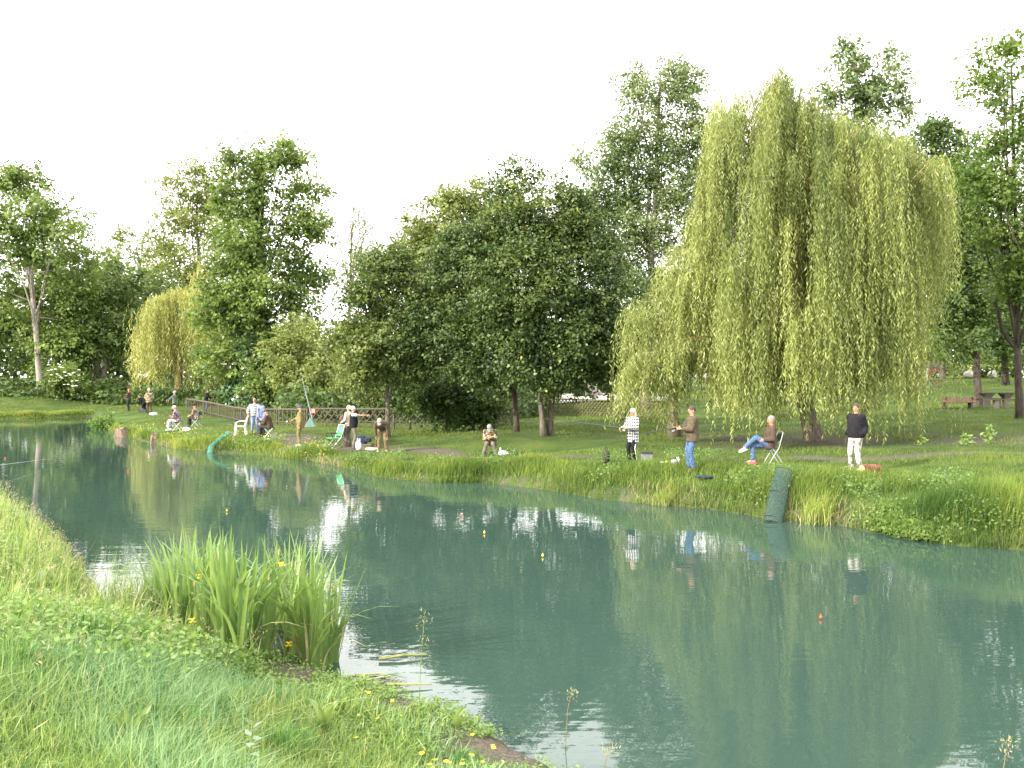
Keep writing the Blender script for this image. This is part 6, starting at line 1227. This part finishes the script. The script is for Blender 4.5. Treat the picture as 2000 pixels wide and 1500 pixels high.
r_ = empty('red_box', W(613, 803, 49.0), 0, 'small red metal box hanging on the lattice fence rail', 'box'); MB().box((0, -.1, .02), (.24, .12, .26)).build('box_body', RED, r_); MB().box((0, -.165, .02), (.18, .012, .20)).build('lid', mat('box_white_mark', (.6, .35, .33), .5, .3, .2, 20), r_); MB().tube([(-.08, -.1, .15), (0, -.08, .24), (.08, -.1, .15)], .012, 5).build('handle', STEELD, r_)

# ------------------------------------------------------------------ playground behind the fence
CONC = mat('concrete_pale', (.36, .34, .31), .9, .2, .1, 6)
def sheet(name, poly, m_, dz, sub=14):
    (x0, y0), (x1, y1), (x2, y2), (x3, y3) = poly; V = []; Fc = []
    for i in range(sub + 1):
        for j in range(sub + 1):
            s, t = i / sub, j / sub; x = (x0 * (1 - s) + x1 * s) * (1 - t) + (x3 * (1 - s) + x2 * s) * t; y = (y0 * (1 - s) + y1 * s) * (1 - t) + (y3 * (1 - s) + y2 * s) * t; V.append((x, y, 0))
    V = np.array(V); V[:, 2] = gz(V) + dz
    for i in range(sub):
        for j in range(sub): q = i * (sub + 1) + j; Fc.append((q, q + sub + 1, q + sub + 2, q + 1))
    o = link(name, np_mesh(name, V, [k_ for f in Fc for k_ in f], 4, m_)); o['kind'] = 'structure'; return o
sheet('pavement', [W(1070, 0, 63)[:2], W(1310, 0, 63)[:2], W(1310, 0, 74)[:2], W(1060, 0, 74)[:2]], CONC, .09)
sheet('road', [W(1700, 0, 84)[:2], W(2150, 0, 84)[:2], W(2150, 0, 89)[:2], W(1700, 0, 89)[:2]], mat('gravel_pale', (.50, .46, .40), .95, .1, .15, 4), .09)
c = at(1150, 68, .09); root = empty('skate_ramp', c, 0, 'grey triangular ramp on the playground pavement', 'ramp'); mb = MB(); mb.add([(-1.0, -.8, 0), (.95, -.8, 0), (.05, -.8, .95), (-.35, -.8, .95), (-1.0, .8, 0), (.95, .8, 0), (.05, .8, .95), (-.35, .8, .95)], [(0, 1, 2, 3), (7, 6, 5, 4), (1, 5, 6, 2), (2, 6, 7, 3), (3, 7, 4, 0), (0, 4, 5, 1)]); mb.build('ramp_body', mat('ramp_grey', (.20, .18, .17), .8, .2), root); MB().bar((.97, -.82, .02), (.06, -.82, .98), .05, .06).build('edge', CONC, root)
c = at(1222, 62, .09); root = empty('play_tower', c, 0, 'playground tower with red and yellow panels, half hidden by the willow', 'play tower'); WOODO = mat('play_wood', (.36, .20, .09), .8, .2, .2, 8); YOR = mat('painted_yellow_orange', (.78, .42, .03), .5, .4, .05)
for x in (-.95, .95):
    for y in (-.6, .6): MB().tube([(x, y, -.1), (x, y, 2.3)], .06, 8).build('post', WOODO, root)
MB().box((0, 0, 1.0), (1.9, 1.2, .06)).build('platform', WOODO, root); MB().box((-.80, -.66, 1.55), (.24, .04, .5)).build('red_panel', RED, root); MB().box((.82, -.66, 1.40), (.34, .04, .42)).build('yellow_panel', YOR, root); MB().box((-.55, -.66, .38), (.32, .05, .66)).build('white_panel', PLAST, root); MB().box((-.22, -.64, .42), (.24, .08, .80)).build('wooden_panel', WOODO, root); MB().tube([(-.95, -.6, 2.25), (.95, -.6, 2.25)], .045, 6).build('crossbar', WOODO, root)

# ------------------------------------------------------------------ picnic lawn, car
WDK = bark('picnic_wood_dark', (.05, .04, .03), (.15, .125, .10), 5); CONCD = mat('concrete_grey', (.17, .155, .13), .9, .2, .15, 8); REDW = bark('bench_wood_red_brown', (.15, .085, .06), (.30, .20, .145), 4)
c = onground(1946, 45.7); root = empty('picnic_table', c, R(4), 'dark wooden picnic table with flared concrete legs under the robinias', 'picnic table')
for k_ in range(5): MB().box((0, -.32 + .16 * k_, .75), (1.95, .15, .05)).build('plank', WDK, root)
for x in (-.5, .5): MB().loft([[(x - .14, -.12, -.1), (x + .14, -.12, -.1), (x + .14, .12, -.1), (x - .14, .12, -.1)], [(x - .13, -.12, .45), (x + .13, -.12, .45), (x + .13, .12, .45), (x - .13, .12, .45)], [(x - .26, -.3, .72), (x + .26, -.3, .72), (x + .26, .3, .72), (x - .26, .3, .72)]]).build('leg', CONCD, root)
for y in (-.85, .85):
    for k_ in (-.5, .5): MB().box((-.03, y + k_ * .16, .43), (2.25, .15, .05)).build('bench_plank', WDK, root)
    for x in (-.55, .6): MB().box((x, y, .15), (.22, .22, .5)).build('bench_leg', CONCD, root)
c = onground(1873, 44.6); root = empty('bench', c, R(176), 'red brown wooden bench seen from the back beside the picnic table', 'bench')
for k_ in range(2): MB().box((0, .02 - .02 * k_, .40 + .145 * k_), (1.6, .035, .135), Matrix.Rotation(.12, 3, 'X')).build('back_plank', REDW, root)
for k_ in range(3): MB().box((0, -.14 - .14 * k_, .34), (1.6, .13, .04)).build('seat_plank', REDW, root)
for x in (-.62, .62): MB().box((x, -.2, .2), (.08, .42, .30)).build('leg', WDK, root); MB().bar((x, -.02, .3), (x, .05, .60), .05, .05, up=(0, 1, 0)).build('back_post', WDK, root)
c = at(1796, 82, .10); root = empty('parked_car', c, R(6), 'dark red hatchback parked beyond the lawn with its tail light showing', 'car')
CARR = mat('car_paint_dark_red', (.16, .012, .02), .22, .6, .03); GLASSD = mat('car_glass', (.05, .07, .08), .05, .8, 0); TYRE = mat('tyre', (.02, .02, .02), .8, .2); LAMP = mat('tail_light_red', (.65, .02, .02), .2, .6, 0)
prof = [(-2.0, .35), (-2.02, .68), (-1.9, .80), (-.95, .95), (-.35, 1.40), (.2, 1.50), (1.1, 1.47), (1.7, 1.15), (1.98, .95), (2.02, .5), (1.95, .32)]
mb = MB(); rings = [[(x * .985, y, z) if abs(y) > .8 else (x, y, z) for x, z in [(x, z) for x, z in prof]] for y in (-.84, -.80, .80, .84)]; rings = [[(x, y * (1 - max(0, z - .95) * .28), z) for x, y, z in rg] for rg in rings]; mb.loft(rings); mb.build('body', CARR, root)
for sg in (-1, 1):
    w_ = [(-.78, .98), (-.32, 1.34), (.25, 1.41), (.25, .99)]; w2 = [(.33, .99), (.33, 1.41), (1.05, 1.38), (1.5, 1.08), (1.4, .99)]
    for poly in (w_, w2):
        V = [(x, sg * (.845 * (1 - max(0, z - .95) * .28) + .006), z) for x, z in poly]; V2 = [(x, y - sg * .02, z) for x, y, z in V]; MB().loft([V, V2] if sg < 0 else [V2, V]).build('side_window', GLASSD, root)
    for x in (-1.25, 1.25):
        t_ = MB().tube([(x, sg * .68, .31), (x, sg * .86, .31)], [.31, .31], 16).build('wheel', TYRE, root); MB().tube([(x, sg * .855, .31), (x, sg * .868, .31)], [.19, .17], 12).build('rim', METAL, t_)
    MB().box((1.93, sg * .66, .90), (.16, .30, .22)).build('tail_light', LAMP, root); MB().box((-1.96, sg * .62, .70), (.14, .30, .14)).build('headlight', GLASSD, root)
MB().add([(1.16, -.62, 1.465), (1.16, .62, 1.465), (1.70, .66, 1.17), (1.70, -.66, 1.17)], [(0, 3, 2, 1)]).add([(1.14, -.62, 1.44), (1.14, .62, 1.44), (1.68, .66, 1.14), (1.68, -.66, 1.14)], [(0, 1, 2, 3)]).build('rear_window', GLASSD, root)
MB().box((2.0, 0, .45), (.14, 1.62, .22)).build('bumper', CARR, root)
for px, lb in [(1806, 'grey post at the road edge in front of the red car, nearer the willow'), (1811, 'pale post at the road edge just right of the grey one')]:
    c = at(px, 78); root = empty('bollard', c, 0, lb, 'bollard', 'posts by the parked car'); MB().tube([(0, 0, -.1), (0, 0, .95)], [.09, .085], 10).build('post_body', CONC if px > 1808 else CONCD, root, True); MB().ell((0, 0, .95), (.085, .085, .05)).build('cap_top', CONC, root)
ROCK = mat('limestone', (.58, .55, .50), .9, .2, .15, 3, bump=.6)
for px, w_, lb in [(1892, .46, 'large white rock at the road edge left of the dark trunk'), (1902, .3, 'smaller white rock leaning on the large one by the dark trunk'), (1938, .46, 'long low white rock right of the dark trunk by the road')]:
    c = at(px, 81.5, .05); o = lump('boulder', ROCK, (0, 0, .3), (w_, .4, .36), px, None, .22); o.location = c; tag(o, lb, 'rock', 'white rocks along the road')
